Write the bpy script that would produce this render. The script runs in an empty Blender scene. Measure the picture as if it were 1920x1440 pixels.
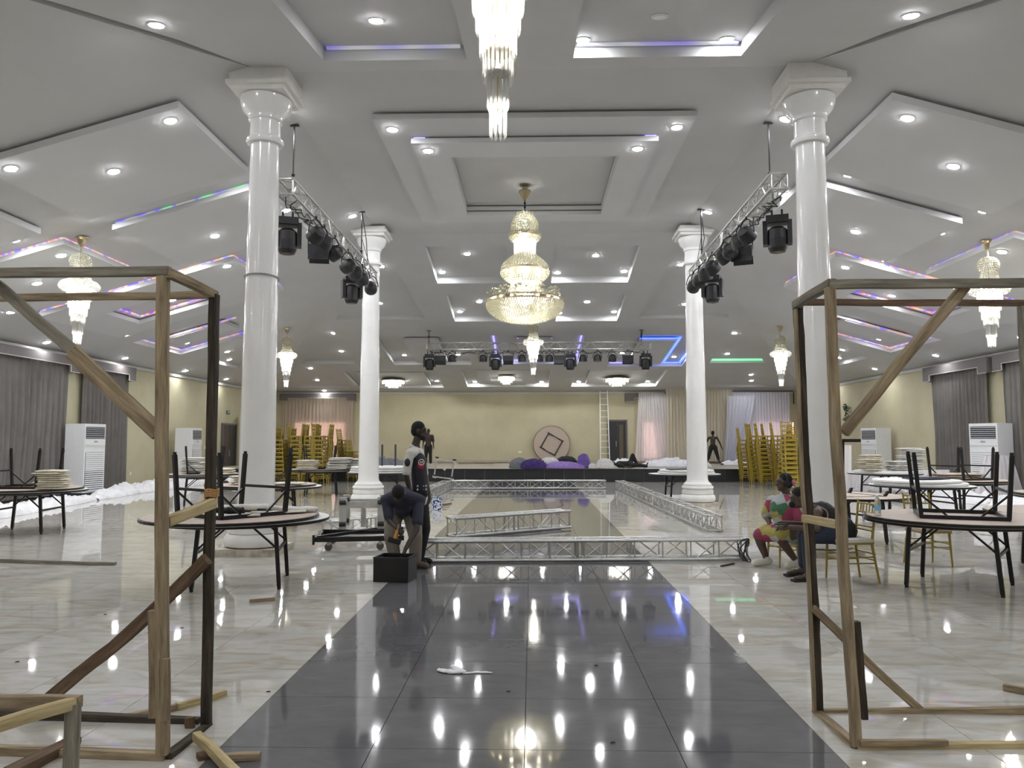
import bpy, bmesh, math, random
from mathutils import Vector, Matrix, noise
from mathutils.geometry import delaunay_2d_cdt
PI = math.pi
rnd = random.Random(7)
SC = bpy.context.scene
COL = SC.collection

# ------------------------------------------------------------------ camera, world, exposure
HC = 1.6
YAW = math.radians(1.47); PIT = math.radians(4.29)
FWD = Vector((-math.sin(YAW) * math.cos(PIT), math.cos(YAW) * math.cos(PIT), math.sin(PIT)))
RGT = Vector((math.cos(YAW), math.sin(YAW), 0)); UPV = RGT.cross(FWD)
cd = bpy.data.cameras.new('camera'); cd.sensor_width = 36; cd.lens = 27.0; cd.clip_end = 200; cd.clip_start = .05
cam = bpy.data.objects.new('camera', cd); COL.objects.link(cam)
M3 = Matrix((RGT, UPV, -FWD)).transposed()
cam.matrix_world = Matrix.Translation((0, 0, HC)) @ M3.to_4x4()
SC.camera = cam
w = bpy.data.worlds.new('world'); SC.world = w; w.use_nodes = True
w.node_tree.nodes['Background'].inputs[0].default_value = (.9, .95, 1, 1)
w.node_tree.nodes['Background'].inputs[1].default_value = .25
SC.view_settings.view_transform = 'Standard'; SC.view_settings.look = 'None'
SC.view_settings.gamma = 1; SC.view_settings.use_curve_mapping = False
SC.view_settings.exposure = 0.5
LAMP = 230.0          # radiance of a downlight lens
try:
    SC.cycles.use_denoising = True
    SC.cycles.max_bounces = 7; SC.cycles.diffuse_bounces = 4; SC.cycles.glossy_bounces = 4
    SC.cycles.transmission_bounces = 4; SC.cycles.transparent_max_bounces = 12
    SC.cycles.sample_clamp_indirect = 6; SC.cycles.caustics_reflective = False; SC.cycles.caustics_refractive = False
except Exception: pass

O = Vector((0, 0, HC))
def ray(x, y): return FWD + RGT * ((x - 960) / 1440) - UPV * ((y - 720) / 1440)
def at(x, y, Y):
    d = ray(x, y); return O + d * (Y / d.y)
def gz(x, y, z=0.0):
    d = ray(x, y); return O + d * ((z - HC) / d.z)

# ------------------------------------------------------------------ mesh builder
def ico(sub):
    bm = bmesh.new(); bmesh.ops.create_icosphere(bm, subdivisions=sub, radius=1)
    v = [tuple(x.co) for x in bm.verts]; f = [tuple(q.index for q in p.verts) for p in bm.faces]; bm.free(); return v, f
ICO = {1: ico(1), 2: ico(2), 3: ico(3)}
class MB:
    def __init__(s): s.v = []; s.f = []; s.m = []
    def add(s, vs, fs, mat=0, M=None):
        n = len(s.v)
        s.v += [tuple(M @ Vector(v)) for v in vs] if M is not None else [tuple(v) for v in vs]
        s.f += [tuple(i + n for i in f) for f in fs]; s.m += [mat] * len(fs); return s
    def box(s, c, d, rz=0, mat=0, R=None):
        x, y, z = d[0] / 2, d[1] / 2, d[2] / 2
        vs = [(-x, -y, -z), (x, -y, -z), (x, y, -z), (-x, y, -z), (-x, -y, z), (x, -y, z), (x, y, z), (-x, y, z)]
        fs = [(3, 2, 1, 0), (4, 5, 6, 7), (0, 1, 5, 4), (1, 2, 6, 5), (2, 3, 7, 6), (3, 0, 4, 7)]
        M = Matrix.Translation(c) @ (R.to_4x4() if R is not None else Matrix.Rotation(rz, 4, 'Z'))
        return s.add(vs, fs, mat, M)
    def frame(s, p, q):
        d = (q - p).normalized(); a = Vector((0, 0, 1)) if abs(d.z) < .95 else Vector((0, 1, 0))
        u = d.cross(a).normalized(); return d, u, u.cross(d)
    def bar(s, p, q, w, h, mat=0):
        p = Vector(p); q = Vector(q); d, u, v = s.frame(p, q); vs = []
        for c in (p, q):
            for a, b in ((-1, -1), (1, -1), (1, 1), (-1, 1)): vs.append(c + u * a * w / 2 + v * b * h / 2)
        return s.add(vs, [(0, 1, 2, 3), (7, 6, 5, 4), (0, 4, 5, 1), (1, 5, 6, 2), (2, 6, 7, 3), (3, 7, 4, 0)], mat)
    def tube(s, p, q, r, n=8, mat=0, r2=None):
        p = Vector(p); q = Vector(q); d, u, v = s.frame(p, q); r2 = r if r2 is None else r2; vs = []
        for c, rr in ((p, r), (q, r2)):
            for k in range(n):
                a = 2 * PI * k / n; vs.append(c + u * math.cos(a) * rr + v * math.sin(a) * rr)
        fs = [(k, (k + 1) % n, n + (k + 1) % n, n + k) for k in range(n)] + [tuple(range(n))[::-1], tuple(range(n, 2 * n))]
        return s.add(vs, fs, mat)
    def path(s, pts, r, n=6, mat=0):
        for a, b in zip(pts[:-1], pts[1:]): s.tube(a, b, r, n, mat)
        return s
    def lathe(s, prof, n=24, mat=0, c=(0, 0, 0)):
        vs = []; fs = []
        for r, z in prof:
            for k in range(n):
                a = 2 * PI * k / n; vs.append((c[0] + r * math.cos(a), c[1] + r * math.sin(a), c[2] + z))
        for i in range(len(prof) - 1):
            for k in range(n):
                k2 = (k + 1) % n; fs.append((i * n + k, i * n + k2, (i + 1) * n + k2, (i + 1) * n + k))
        fs.append(tuple(range(n))[::-1]); fs.append(tuple((len(prof) - 1) * n + k for k in range(n)))
        return s.add(vs, fs, mat)
    def ball(s, c, r, mat=0, sub=1, R=None):
        r = r if isinstance(r, (tuple, list)) else (r, r, r)
        M = Matrix.Translation(c)
        if R is not None: M = M @ R.to_4x4()
        return s.add(ICO[sub][0], ICO[sub][1], mat, M @ Matrix.Diagonal((r[0], r[1], r[2], 1)))
    def prism(s, poly, z0, z1, mat=0):
        n = len(poly)
        vs = [(x, y, z0) for x, y in poly] + [(x, y, z1) for x, y in poly]
        fs = [tuple(range(n))[::-1], tuple(range(n, 2 * n))] + [(k, (k + 1) % n, n + (k + 1) % n, n + k) for k in range(n)]
        return s.add(vs, fs, mat)
    def build(s, name, mats, parent=None, smooth=False):
        me = bpy.data.meshes.new(name); me.from_pydata(s.v, [], s.f)
        mats = mats if isinstance(mats, (list, tuple)) else [mats]
        for m in mats: me.materials.append(m)
        if len(mats) > 1: me.polygons.foreach_set('material_index', s.m)
        if smooth: me.polygons.foreach_set('use_smooth', [True] * len(me.polygons))
        me.update(); o = bpy.data.objects.new(name, me); COL.objects.link(o)
        if parent: o.parent = parent
        return o
def smooth_angle(o, deg=40):
    me = o.data; me.polygons.foreach_set('use_smooth', [True] * len(me.polygons))
    try: me.set_sharp_from_angle(angle=math.radians(deg))
    except Exception: pass
    return o
def tag(o, label, cat, group=None, kind=None):
    if label: o['label'] = label
    if cat: o['category'] = cat
    if group: o['group'] = group
    if kind: o['kind'] = kind
    return o
def empty(name, loc=(0, 0, 0), rz=0.0, label=None, cat=None, group=None):
    o = bpy.data.objects.new(name, None); COL.objects.link(o); o.empty_display_size = .1
    o.location = loc; o.rotation_euler = (0, 0, rz); return tag(o, label, cat, group)
def copy_tree(o, parent=None, loc=None, rot=None, label=None):
    c = o.copy(); COL.objects.link(c); c.parent = parent
    if loc is not None: c.location = loc
    if rot is not None: c.rotation_euler = rot
    if label: c['label'] = label
    for ch in list(o.children): copy_tree(ch, c)
    return c
def stuff(o): o['kind'] = 'stuff'; return o
def struct(o): o['kind'] = 'structure'; return o

# ------------------------------------------------------------------ materials
def nm(name):
    m = bpy.data.materials.new(name); m.use_nodes = True; nt = m.node_tree
    return m, nt, nt.nodes['Principled BSDF']
def setp(b, **k):
    for a, v in k.items():
        i = b.inputs.get(a.replace('_', ' '))
        if i is not None: i.default_value = v
def rgb(c): return (c[0], c[1], c[2], 1)
def mat(name, c, rough=.5, metal=0, var=.06, scale=8, bump=0, coat=0, spec=.5):
    m, nt, b = nm(name); N = nt.nodes; L = nt.links
    tc = N.new('ShaderNodeTexCoord'); n = N.new('ShaderNodeTexNoise'); n.inputs['Scale'].default_value = scale; n.inputs['Detail'].default_value = 4
    L.new(tc.outputs['Object'], n.inputs['Vector'])
    r = N.new('ShaderNodeValToRGB'); r.color_ramp.elements[0].position = .3; r.color_ramp.elements[1].position = .7
    r.color_ramp.elements[0].color = rgb([x * (1 - var) for x in c]); r.color_ramp.elements[1].color = rgb([min(1, x * (1 + var)) for x in c])
    L.new(n.outputs['Fac'], r.inputs[0]); L.new(r.outputs[0], b.inputs['Base Color'])
    setp(b, Roughness=rough, Metallic=metal, Coat_Weight=coat); b.inputs['Specular IOR Level'].default_value = spec
    if bump:
        bp = N.new('ShaderNodeBump'); bp.inputs['Strength'].default_value = bump; bp.inputs['Distance'].default_value = .01
        L.new(n.outputs['Fac'], bp.inputs['Height']); L.new(bp.outputs[0], b.inputs['Normal'])
    return m
def emit(name, c, s, sample=True):
    m, nt, b = nm(name); setp(b, Base_Color=(.8, .8, .8, 1)); b.inputs['Emission Color'].default_value = rgb(c); b.inputs['Emission Strength'].default_value = s
    if not sample:
        try: m.cycles.emission_sampling = 'NONE'
        except Exception: pass
    return m
def wood(name, c1, c2, c3, rough=.8, scale=1.0):
    m, nt, b = nm(name); N = nt.nodes; L = nt.links
    at_ = N.new('ShaderNodeAttribute'); at_.attribute_name = 'wuv'
    mp = N.new('ShaderNodeMapping'); mp.inputs['Scale'].default_value = (3 * scale, 30 * scale, 30 * scale)
    L.new(at_.outputs['Vector'], mp.inputs[0])
    n = N.new('ShaderNodeTexNoise'); n.inputs['Scale'].default_value = 1; n.inputs['Detail'].default_value = 6; n.inputs['Roughness'].default_value = .65
    L.new(mp.outputs[0], n.inputs['Vector'])
    r = N.new('ShaderNodeValToRGB'); e = r.color_ramp.elements
    e[0].position = .32; e[0].color = rgb(c1); e[1].position = .7; e[1].color = rgb(c3); k = e.new(.5); k.color = rgb(c2)
    L.new(n.outputs['Fac'], r.inputs[0]); L.new(r.outputs[0], b.inputs['Base Color']); setp(b, Roughness=rough); b.inputs['Specular IOR Level'].default_value = .2
    bp = N.new('ShaderNodeBump'); bp.inputs['Strength'].default_value = .5; bp.inputs['Distance'].default_value = .004
    L.new(n.outputs['Fac'], bp.inputs['Height']); L.new(bp.outputs[0], b.inputs['Normal'])
    return m
def floor_mat(name, dark):
    m, nt, b = nm(name); N = nt.nodes; L = nt.links
    g = N.new('ShaderNodeNewGeometry'); sx = N.new('ShaderNodeSeparateXYZ'); L.new(g.outputs['Position'], sx.inputs[0])
    def cell(out, off):
        a = N.new('ShaderNodeMath'); a.operation = 'ADD'; a.inputs[1].default_value = off; L.new(out, a.inputs[0])
        d = N.new('ShaderNodeMath'); d.operation = 'DIVIDE'; d.inputs[1].default_value = .8; L.new(a.outputs[0], d.inputs[0])
        f = N.new('ShaderNodeMath'); f.operation = 'FLOOR'; L.new(d.outputs[0], f.inputs[0]); return f.outputs[0]
    cx = cell(sx.outputs[0], .04); cy = cell(sx.outputs[1], -.13 + .8)
    cc = N.new('ShaderNodeCombineXYZ'); L.new(cx, cc.inputs[0]); L.new(cy, cc.inputs[1])
    wn = N.new('ShaderNodeTexWhiteNoise'); wn.noise_dimensions = '3D'; L.new(cc.outputs[0], wn.inputs['Vector'])
    vm = N.new('ShaderNodeVectorMath'); vm.operation = 'MULTIPLY_ADD'; L.new(wn.outputs['Color'], vm.inputs[0]); vm.inputs[1].default_value = (40, 40, 40); L.new(g.outputs['Position'], vm.inputs[2])
    n = N.new('ShaderNodeTexNoise'); mp = N.new('ShaderNodeMapping'); mp.inputs['Scale'].default_value = (1.2, 3.2, 1) if not dark else (1.5, 3, 1)
    L.new(vm.outputs[0], mp.inputs[0]); L.new(mp.outputs[0], n.inputs['Vector'])
    n.inputs['Scale'].default_value = 1.5; n.inputs['Detail'].default_value = 7; n.inputs['Distortion'].default_value = 1.2; n.inputs['Roughness'].default_value = .6
    r = N.new('ShaderNodeValToRGB'); e = r.color_ramp.elements
    if dark:
        e[0].position = .3; e[0].color = (.11, .11, .117, 1); e[1].position = .75; e[1].color = (.145, .145, .153, 1)
    else:
        e[0].position = .3; e[0].color = (.40, .375, .32, 1); e[1].position = .68; e[1].color = (.58, .58, .56, 1)
        k = e.new(.45); k.color = (.50, .48, .425, 1); k = e.new(.54); k.color = (.545, .535, .505, 1)
    L.new(n.outputs['Fac'], r.inputs[0]); L.new(r.outputs[0], b.inputs['Base Color'])
    n2 = N.new('ShaderNodeTexNoise'); n2.inputs['Scale'].default_value = 2.2; n2.inputs['Detail'].default_value = 5; L.new(g.outputs['Position'], n2.inputs['Vector'])
    mr = N.new('ShaderNodeMapRange'); mr.inputs['From Min'].default_value = .35; mr.inputs['From Max'].default_value = .7
    mr.inputs['To Min'].default_value = .015 if not dark else .035; mr.inputs['To Max'].default_value = .045 if not dark else .08
    L.new(n2.outputs['Fac'], mr.inputs['Value']); L.new(mr.outputs[0], b.inputs['Roughness'])
    b.inputs['Specular IOR Level'].default_value = .5 if not dark else .6
    n3 = N.new('ShaderNodeTexNoise'); n3.inputs['Scale'].default_value = 2.0; n3.inputs['Detail'].default_value = 1; L.new(vm.outputs[0], n3.inputs['Vector'])
    bp = N.new('ShaderNodeBump'); bp.inputs['Strength'].default_value = .04; bp.inputs['Distance'].default_value = .01; L.new(n3.outputs['Fac'], bp.inputs['Height']); L.new(bp.outputs[0], b.inputs['Normal'])
    return m
def wall_mat(name, c, c2):
    m, nt, b = nm(name); N = nt.nodes; L = nt.links
    g = N.new('ShaderNodeNewGeometry'); n = N.new('ShaderNodeTexNoise'); n.inputs['Scale'].default_value = .9; n.inputs['Detail'].default_value = 8; n.inputs['Roughness'].default_value = .62
    L.new(g.outputs['Position'], n.inputs['Vector']); r = N.new('ShaderNodeValToRGB'); e = r.color_ramp.elements
    e[0].position = .3; e[0].color = rgb(c2); e[1].position = .6; e[1].color = rgb(c)
    L.new(n.outputs['Fac'], r.inputs[0]); L.new(r.outputs[0], b.inputs['Base Color']); setp(b, Roughness=.7); b.inputs['Specular IOR Level'].default_value = .3
    return m
def sheer(name, c, tr=.3, warm=None):
    m, nt, b = nm(name); N = nt.nodes; L = nt.links
    out = N['Material Output']; d = N.new('ShaderNodeBsdfDiffuse'); t = N.new('ShaderNodeBsdfTranslucent'); p = N.new('ShaderNodeBsdfTransparent')
    d.inputs[0].default_value = rgb(c); t.inputs[0].default_value = rgb(c)
    m1 = N.new('ShaderNodeMixShader'); m1.inputs[0].default_value = .4; L.new(d.outputs[0], m1.inputs[1]); L.new(t.outputs[0], m1.inputs[2])
    m2 = N.new('ShaderNodeMixShader'); m2.inputs[0].default_value = tr; L.new(m1.outputs[0], m2.inputs[1]); L.new(p.outputs[0], m2.inputs[2]); L.new(m2.outputs[0], out.inputs[0])
    return m
def crystal(name, c, tr=.25, em=0):
    m, nt, b = nm(name); N = nt.nodes; L = nt.links
    out = N['Material Output']; gl = N.new('ShaderNodeBsdfGlossy'); t = N.new('ShaderNodeBsdfTranslucent'); p = N.new('ShaderNodeBsdfTransparent')
    gl.inputs['Roughness'].default_value = .08; t.inputs[0].default_value = rgb(c)
    m1 = N.new('ShaderNodeMixShader'); m1.inputs[0].default_value = .35; L.new(t.outputs[0], m1.inputs[1]); L.new(gl.outputs[0], m1.inputs[2])
    m2 = N.new('ShaderNodeMixShader'); m2.inputs[0].default_value = tr; L.new(m1.outputs[0], m2.inputs[1]); L.new(p.outputs[0], m2.inputs[2]); L.new(m2.outputs[0], out.inputs[0])
    return m
def led_mat(name, cols, strength, scale=1.0):
    m, nt, b = nm(name); N = nt.nodes; L = nt.links
    g = N.new('ShaderNodeNewGeometry'); n = N.new('ShaderNodeTexNoise'); n.inputs['Scale'].default_value = 1.9 * scale; n.inputs['Detail'].default_value = 0
    L.new(g.outputs['Position'], n.inputs['Vector']); r = N.new('ShaderNodeValToRGB'); e = r.color_ramp.elements; r.color_ramp.interpolation = 'EASE'
    k = len(cols)
    e[0].position = .28; e[0].color = rgb(cols[0]); e[1].position = .72; e[1].color = rgb(cols[-1])
    for i in range(1, k - 1): q = e.new(.28 + .44 * i / (k - 1)); q.color = rgb(cols[i])
    L.new(n.outputs['Fac'], r.inputs[0]); L.new(r.outputs[0], b.inputs['Emission Color']); b.inputs['Emission Strength'].default_value = strength
    setp(b, Base_Color=(.3, .3, .3, 1))
    return m
CE = (.66, .66, .64)
m_ceil = wall_mat('ceiling_paint', (.55, .553, .556), (.52, .522, .524))
m_panel = wall_mat('panel_paint', (.60, .605, .615), (.575, .58, .59))
m_wall = wall_mat('cream_wall', (.545, .505, .35), (.48, .445, .305))
m_skirt = mat('dark_skirting', (.04, .04, .045), .4)
m_stage = mat('stage_dark', (.025, .026, .03), .25)
m_stagetop = mat('stage_top', (.42, .39, .33), .35)
m_col = mat('column_gloss', (.76, .76, .755), .16, var=.03, scale=3, coat=.3)
m_colm = mat('column_matt', (.73, .72, .70), .5, var=.05, scale=5, bump=.2)
m_plinth = mat('plinth_stained', (.46, .42, .35), .6, var=.35, scale=9)
m_tile = floor_mat('marble_tile', False); m_dark = floor_mat('dark_tile', True)
m_grout = mat('grout', (.2, .18, .15), .8)
m_blk = mat('black_metal', (.012, .012, .014), .35, metal=.3)
m_fix = mat('fixture_black', (.007, .0075, .010), .5)
m_lens = mat('lens_glass', (.12, .13, .15), .08)
m_silver = mat('silver_lens', (.6, .6, .6), .3, metal=.8)
m_alu = mat('aluminium', (.50, .50, .49), .32, metal=.85, var=.12, scale=20)
m_alup = mat('aluminium_plate', (.5, .5, .47), .5, metal=.5, var=.15, scale=10)
m_topw = mat('table_white', (.74, .74, .73), .4)
m_ply = mat('table_ply', (.44, .36, .30), .6, var=.04, scale=14)
m_gold = mat('gold_chair', (.36, .27, .055), .38, metal=.45, var=.12)
m_goldd = mat('gold_chair_bright', (.42, .31, .045), .4, metal=.35, var=.12)
m_cream = mat('cream_linen', (.62, .57, .46), .85, var=.12, scale=14, bump=.3)
m_linen = mat('white_linen', (.66, .65, .62), .85, var=.08, scale=12, bump=.3)
m_tulle = mat('white_tulle', (.78, .78, .80), .8, var=.06, scale=4)
m_curt = mat('taupe_curtain', (.15, .138, .128), .8, var=.12, scale=2)
m_val = mat('taupe_valance', (.16, .145, .142), .8, var=.05)
m_pipe = mat('pale_piping', (.5, .47, .46), .6)
m_ac = mat('ac_white', (.78, .79, .80), .35, var=.02)
m_acd = mat('ac_dark', (.03, .035, .05), .5)
m_brass = mat('brass', (.42, .35, .22), .3, metal=.9)
m_white = mat('plain_white', (.8, .8, .8), .5)
m_door = mat('door_dark', (.02, .02, .022), .4)
m_skin = mat('dark_skin', (.036, .023, .017), .5, var=.1, scale=20)
m_skin2 = mat('brown_skin', (.075, .043, .031), .5, var=.1, scale=20)
m_hair = mat('black_hair', (.006, .006, .006), .9)
m_wA = wood('weathered_wood', (.14, .105, .068), (.27, .21, .135), (.42, .335, .22))
m_wG = wood('grey_wood', (.12, .105, .085), (.20, .18, .145), (.31, .28, .225))
m_wD = wood('dark_wood', (.022, .018, .014), (.05, .04, .03), (.10, .08, .06))
m_wR = wood('reddish_wood', (.07, .045, .03), (.13, .085, .055), (.2, .14, .09))
m_wP = wood('pale_wood', (.30, .23, .12), (.46, .37, .20), (.60, .51, .30))
m_crys = crystal('crystal', (1, 1, .96), .3)
m_bead = crystal('bead', (.85, .82, .62), .12)
m_bulb = emit('bulb', (1, .98, .9), 60, sample=False)
m_lamp = emit('downlight_lens', (.96, .97, 1), LAMP)

exec_order = []
# ------------------------------------------------------------------ the setting: ceiling
XW, Y0, Y1 = 13.9, -5.0, 40.0
def zc(x, y):
    return 7.1 - max(0, .288 * (abs(x) - 4), .145 * (y - 20), .18 * (11 - y))
def inpoly(p, poly):
    x, y = p; c = False; n = len(poly)
    for i in range(n):
        x1, y1 = poly[i]; x2, y2 = poly[(i + 1) % n]
        if (y1 > y) != (y2 > y) and x < (x2 - x1) * (y - y1) / (y2 - y1) + x1: c = not c
    return c
def R4(x0, x1, y0, y1): return [(x0, y0), (x1, y0), (x1, y1), (x0, y1)]
def cdt(polys, extra=()):
    vs = []; es = []
    for p in polys:
        n = len(vs); vs += [Vector(q) for q in p]; es += [(n + i, n + (i + 1) % len(p)) for i in range(len(p))]
    for a, b in extra:
        n = len(vs); vs += [Vector(a), Vector(b)]; es.append((n, n + 1))
    r = delaunay_2d_cdt(vs, es, [], 0, 1e-4); return [tuple(v) for v in r[0]], r[2]
def sheet(tris, verts, off, mb, mat=0, flip=False):
    """tris with a height offset each; walls where neighbours differ (None = outside)"""
    edge = {}
    for t, o in zip(tris, off):
        for i in range(len(t)):
            a, b = t[i], t[(i + 1) % len(t)]; edge.setdefault((min(a, b), max(a, b)), []).append(o)
        if o is None: continue
        mb.add([(verts[i][0], verts[i][1], zc(*verts[i]) + o) for i in t], [tuple(range(len(t)))], mat)
    return edge
def wall_between(mb, verts, a, b, o1, o2, mat=0):
    A = verts[a]; B = verts[b]
    mb.add([(A[0], A[1], zc(*A) + o1), (B[0], B[1], zc(*B) + o1), (B[0], B[1], zc(*B) + o2), (A[0], A[1], zc(*A) + o2)], [(0, 1, 2, 3)], mat)

rec = []   # (polygon, rise)
RD = .2
for a in ([-2.95, -.91, 6.6, 10.5], [.6, 2.95, 6.6, 10.5], [-2.95, -.7, 20.85, 23.75], [.62, 3.0, 20.85, 23.75],
          [-2.8, -.7, 24.9, 27.75], [.88, 3.1, 24.9, 27.75], [-1.45, 1.6, 14.45, 17.4],
          [-1.6, 2.05, 29.6, 34.1], [3.42, 6.75, 29.65, 34.6], [-6.15, -2.68, 29.65, 34.2],
          [-3.25, .85, 35.2, 38.8], [2.0, 6.25, 35.3, 38.8], [-8.85, -4.47, 35.5, 39.0]):
    rec.append((R4(*a), .02 if a[2] == 14.45 else RD))
for s in (-1, 1):
    rec.append(([(s * 4.1, 20.7), (s * 3.85, 27.45), (s * 7.1, 27.45)], .13))
    rec.append(([(s * 7.55, 28.3), (s * 7.85, 34.0), (s * 10.3, 34.0)], .16))
    rec.append(([(s * 8.9, 35.1), (s * 8.9, 38.9), (s * 12.1, 38.9)], .1) if s > 0 else ([(-9.3, 35.3), (-9.3, 38.9), (-12.1, 38.9)], .1))
    rec.append((R4(*sorted((s * 9.4, s * 12.42)), 23.45, 26.75), .2))
    rec.append((R4(*sorted((s * 8.65, s * 11.05)), 19.45, 21.2), .1))
    rec.append(([(s * 12.42, 28.5), (s * 11.2, 28.5), (s * 11.4, 32.0), (s * 12.42, 32.0)], .14))
    rec.append(([(s * 4.03, 10.85), (s * 5.6, 8.38), (s * 7.2, 5.85), (s * 5.35, 8.45), (s * 4.6, 9.6)], .24))
folds = [((-4, 11), (4, 11)), ((-4, 20), (4, 20))]
for s in (-1, 1): folds += [((s * 4, 11), (s * 4, 20)), ((s * 4, 20), (s * 13.9, 39.662)), ((s * 4, 11), (s * 13.9, -4.84))]
vs, tr = cdt([R4(-XW, XW, Y0, Y1)] + [p for p, _ in rec], folds)
off = []
for t in tr:
    c = (sum(vs[i][0] for i in t) / 3, sum(vs[i][1] for i in t) / 3); o = 0
    for p, h in rec:
        if inpoly(c, p): o = h
    off.append(o)
mb = MB(); ed = sheet(tr, vs, off, mb)
for (a, b), os_ in ed.items():
    if len(os_) == 2 and os_[0] != os_[1]: wall_between(mb, vs, a, b, os_[0], os_[1])
ceiling = struct(mb.build('ceiling', m_ceil))
ceiling['label'] = 'off white hipped suspended ceiling with recessed and dropped panels'
# unseen upper shell, added so that no light leaks
struct(MB().box((0, (Y0 + Y1) / 2, 7.75), (2 * XW + .6, Y1 - Y0 + .6, .1)).build('light_seal_slab', m_ceil))
def slab(poly, holes, zt, zb, name='panel', m=None):
    vs, tr = cdt([poly] + holes)
    off = []
    for t in tr:
        c = (sum(vs[i][0] for i in t) / 3, sum(vs[i][1] for i in t) / 3)
        off.append(-zb if inpoly(c, poly) and not any(inpoly(c, h) for h in holes) else None)
    mb = MB(); ed = sheet(tr, vs, off, mb)
    sheet(tr, vs, [None if o is None else -zt for o in off], mb)
    for (a, b), os_ in ed.items():
        k = [o for o in os_ if o is not None]
        if len(k) == 1: wall_between(mb, vs, a, b, -zb, -zt)
    return mb.build(name, m or m_panel, ceiling)
led_rgb = led_mat('led_multicolour', [(.08, .05, .9), (.9, .22, .1), (.6, .5, .35), (.15, .08, .9), (.9, .25, .12), (.5, .5, .4), (.12, .07, .9)], .95, 1.7)
led_pale = led_mat('led_pale', [(.15, .1, .9), (.7, .35, .28), (.45, .42, .45), (.18, .14, .9), (.7, .35, .3)], .65, 1.7)
led_violet = emit('led_violet', (.3, .26, 1), 1.2); led_blue = emit('led_blue', (.03, .12, 1), 1.9); led_green = emit('led_green', (.08, .7, .3), .8)
def led(a, b, dz, m, w=.07, h=.035):
    """an led strip running along the ceiling between two plan points, dz under the plane"""
    p = Vector((a[0], a[1], zc(*a) - dz)); q = Vector((b[0], b[1], zc(*b) - dz))
    o = MB().bar(p, q, w, h).build('led_strip', m, ceiling); return o
NG, NT = .05, .16      # neck gap and lower face of a dropped panel
def dropped(x0, x1, y0, y1, gap=NG, th=NT, base=0.0, hole=None, holes=()):
    hs = ([R4(*hole)] if hole else []) + list(holes)
    g = .1
    slab(R4(x0 + g, x1 - g, y0 + g, y1 - g), [R4(hole[0] - g, hole[1] + g, hole[2] - g, hole[3] + g)] if hole else [], base - .02, base + gap + .01, 'neck')
    return slab(R4(x0, x1, y0, y1), hs, base + gap, base + th)
# centre: two nested drops with an open middle
dropped(-2.66, 2.74, 12.4, 18.45, .04, .13, hole=(-1.5, 1.62, 13.85, 17.5))
dropped(-2.12, 2.23, 13.15, 17.95, .04, .13, base=.12, hole=(-1.5, 1.62, 13.85, 17.5))
for x in (-1.98, 2.1): led((x - .1, 13.2), (x + .1, 13.2), .14, led_violet, .03, .03)
for s in (-1, 1):
    def D(x0, x1, y0, y1, **k): return dropped(*sorted((s * x0, s * x1)), y0, y1, **k)
    D(5.27, 8.3, 11.0, 13.85); D(5.27, 8.2, 14.55, 17.7); D(9.15, 12.1, 11.0, 13.85); D(9.15, 12.1, 14.55, 17.8)
    D(7.25, 12.05, 18.25, 22.0, hole=tuple(sorted((s * 8.65, s * 11.05))) + (19.45, 21.2))
    D(9.95, 11.9, 24.4, 25.6, base=-.2)
    # led strips in the coves
    y = 14.6
    if s < 0: led((s * 5.3, y), (s * 8.15, y), .04, led_mat('led_sparse', [(.3, .3, .3), (.3, .3, .3), (.05, .04, 1), (.3, .3, .3), (.1, .7, .3), (.3, .3, .3)], .8, 1.3), .07, .05)
    L_ = led_rgb
    if s < 0: led((s * 9.2, y), (s * 12.05, y), .03, L_, .07, .05); led((s * 9.2, y), (s * 9.2, 17.7), .03, L_, .07, .05)
    else: led((s * 9.2, y), (s * 12.05, y), .03, led_pale, .07, .05); led((s * 9.2, y), (s * 9.2, 17.7), .03, led_pale, .07, .05)
    led((s * 7.3, 18.3), (s * 12.0, 18.3), .03, L_, .07, .05); led((s * 7.3, 18.3), (s * 7.3, 21.9), .03, L_, .07, .05)
    led((s * 8.7, 21.16), (s * 11.0, 21.16), -.04, L_, .05, .04); led((s * 11.0, 19.5), (s * 11.0, 21.2), -.04, L_, .05, .04)
    led((s * 9.45, 26.7), (s * 12.4, 26.7), -.14, led_pale, .05, .05); led((s * 12.38, 23.5), (s * 12.38, 26.7), -.14, led_pale, .05, .05)
    led((s * 9.5, 24.36), (s * 12.0, 24.36), -.1, led_pale, .05, .05)
    # far slope
    if s > 0: dropped(4.3, 5.75, 30.5, 34.35, base=-.2)
    else: dropped(-5.1, -3.72, 30.4, 34.0, base=-.2)
dropped(-.59, .85, 30.4, 34.0, base=-.2); dropped(-2.6, .15, 35.5, 38.3, base=-.2, hole=(-2.0, -.45, 36.2, 37.7))
dropped(2.7, 5.4, 35.5, 38.3, base=-.2); dropped(-8.3, -5.1, 35.9, 38.6, base=-.2)
led((-1.52, 29.7), (-1.52, 34.0), -.15, led_violet); led((1.97, 29.7), (1.97, 34.0), -.15, led_violet); led((-1.5, 34.04), (1.95, 34.04), -.15, led_violet)
led((.8, 30.4), (.8, 34), -.13, led_violet); led((-.55, 30.4), (-.55, 34.0), -.13, led_violet)
led((4.3, 30.4), (5.8, 30.4), -.1, led_blue, .12); led((5.9, 30.4), (5.9, 34.3), -.14, led_blue, .1); led((6.65, 31.2), (6.65, 34.5), -.14, led_blue, .1); led((5.0, 34.5), (6.7, 34.5), -.14, led_blue, .08)
led((3.5, 34.5), (4.6, 34.5), -.14, led_violet)
led((7.9, 33.92), (10.2, 33.92), -.12, led_green, .06, .08)
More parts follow.
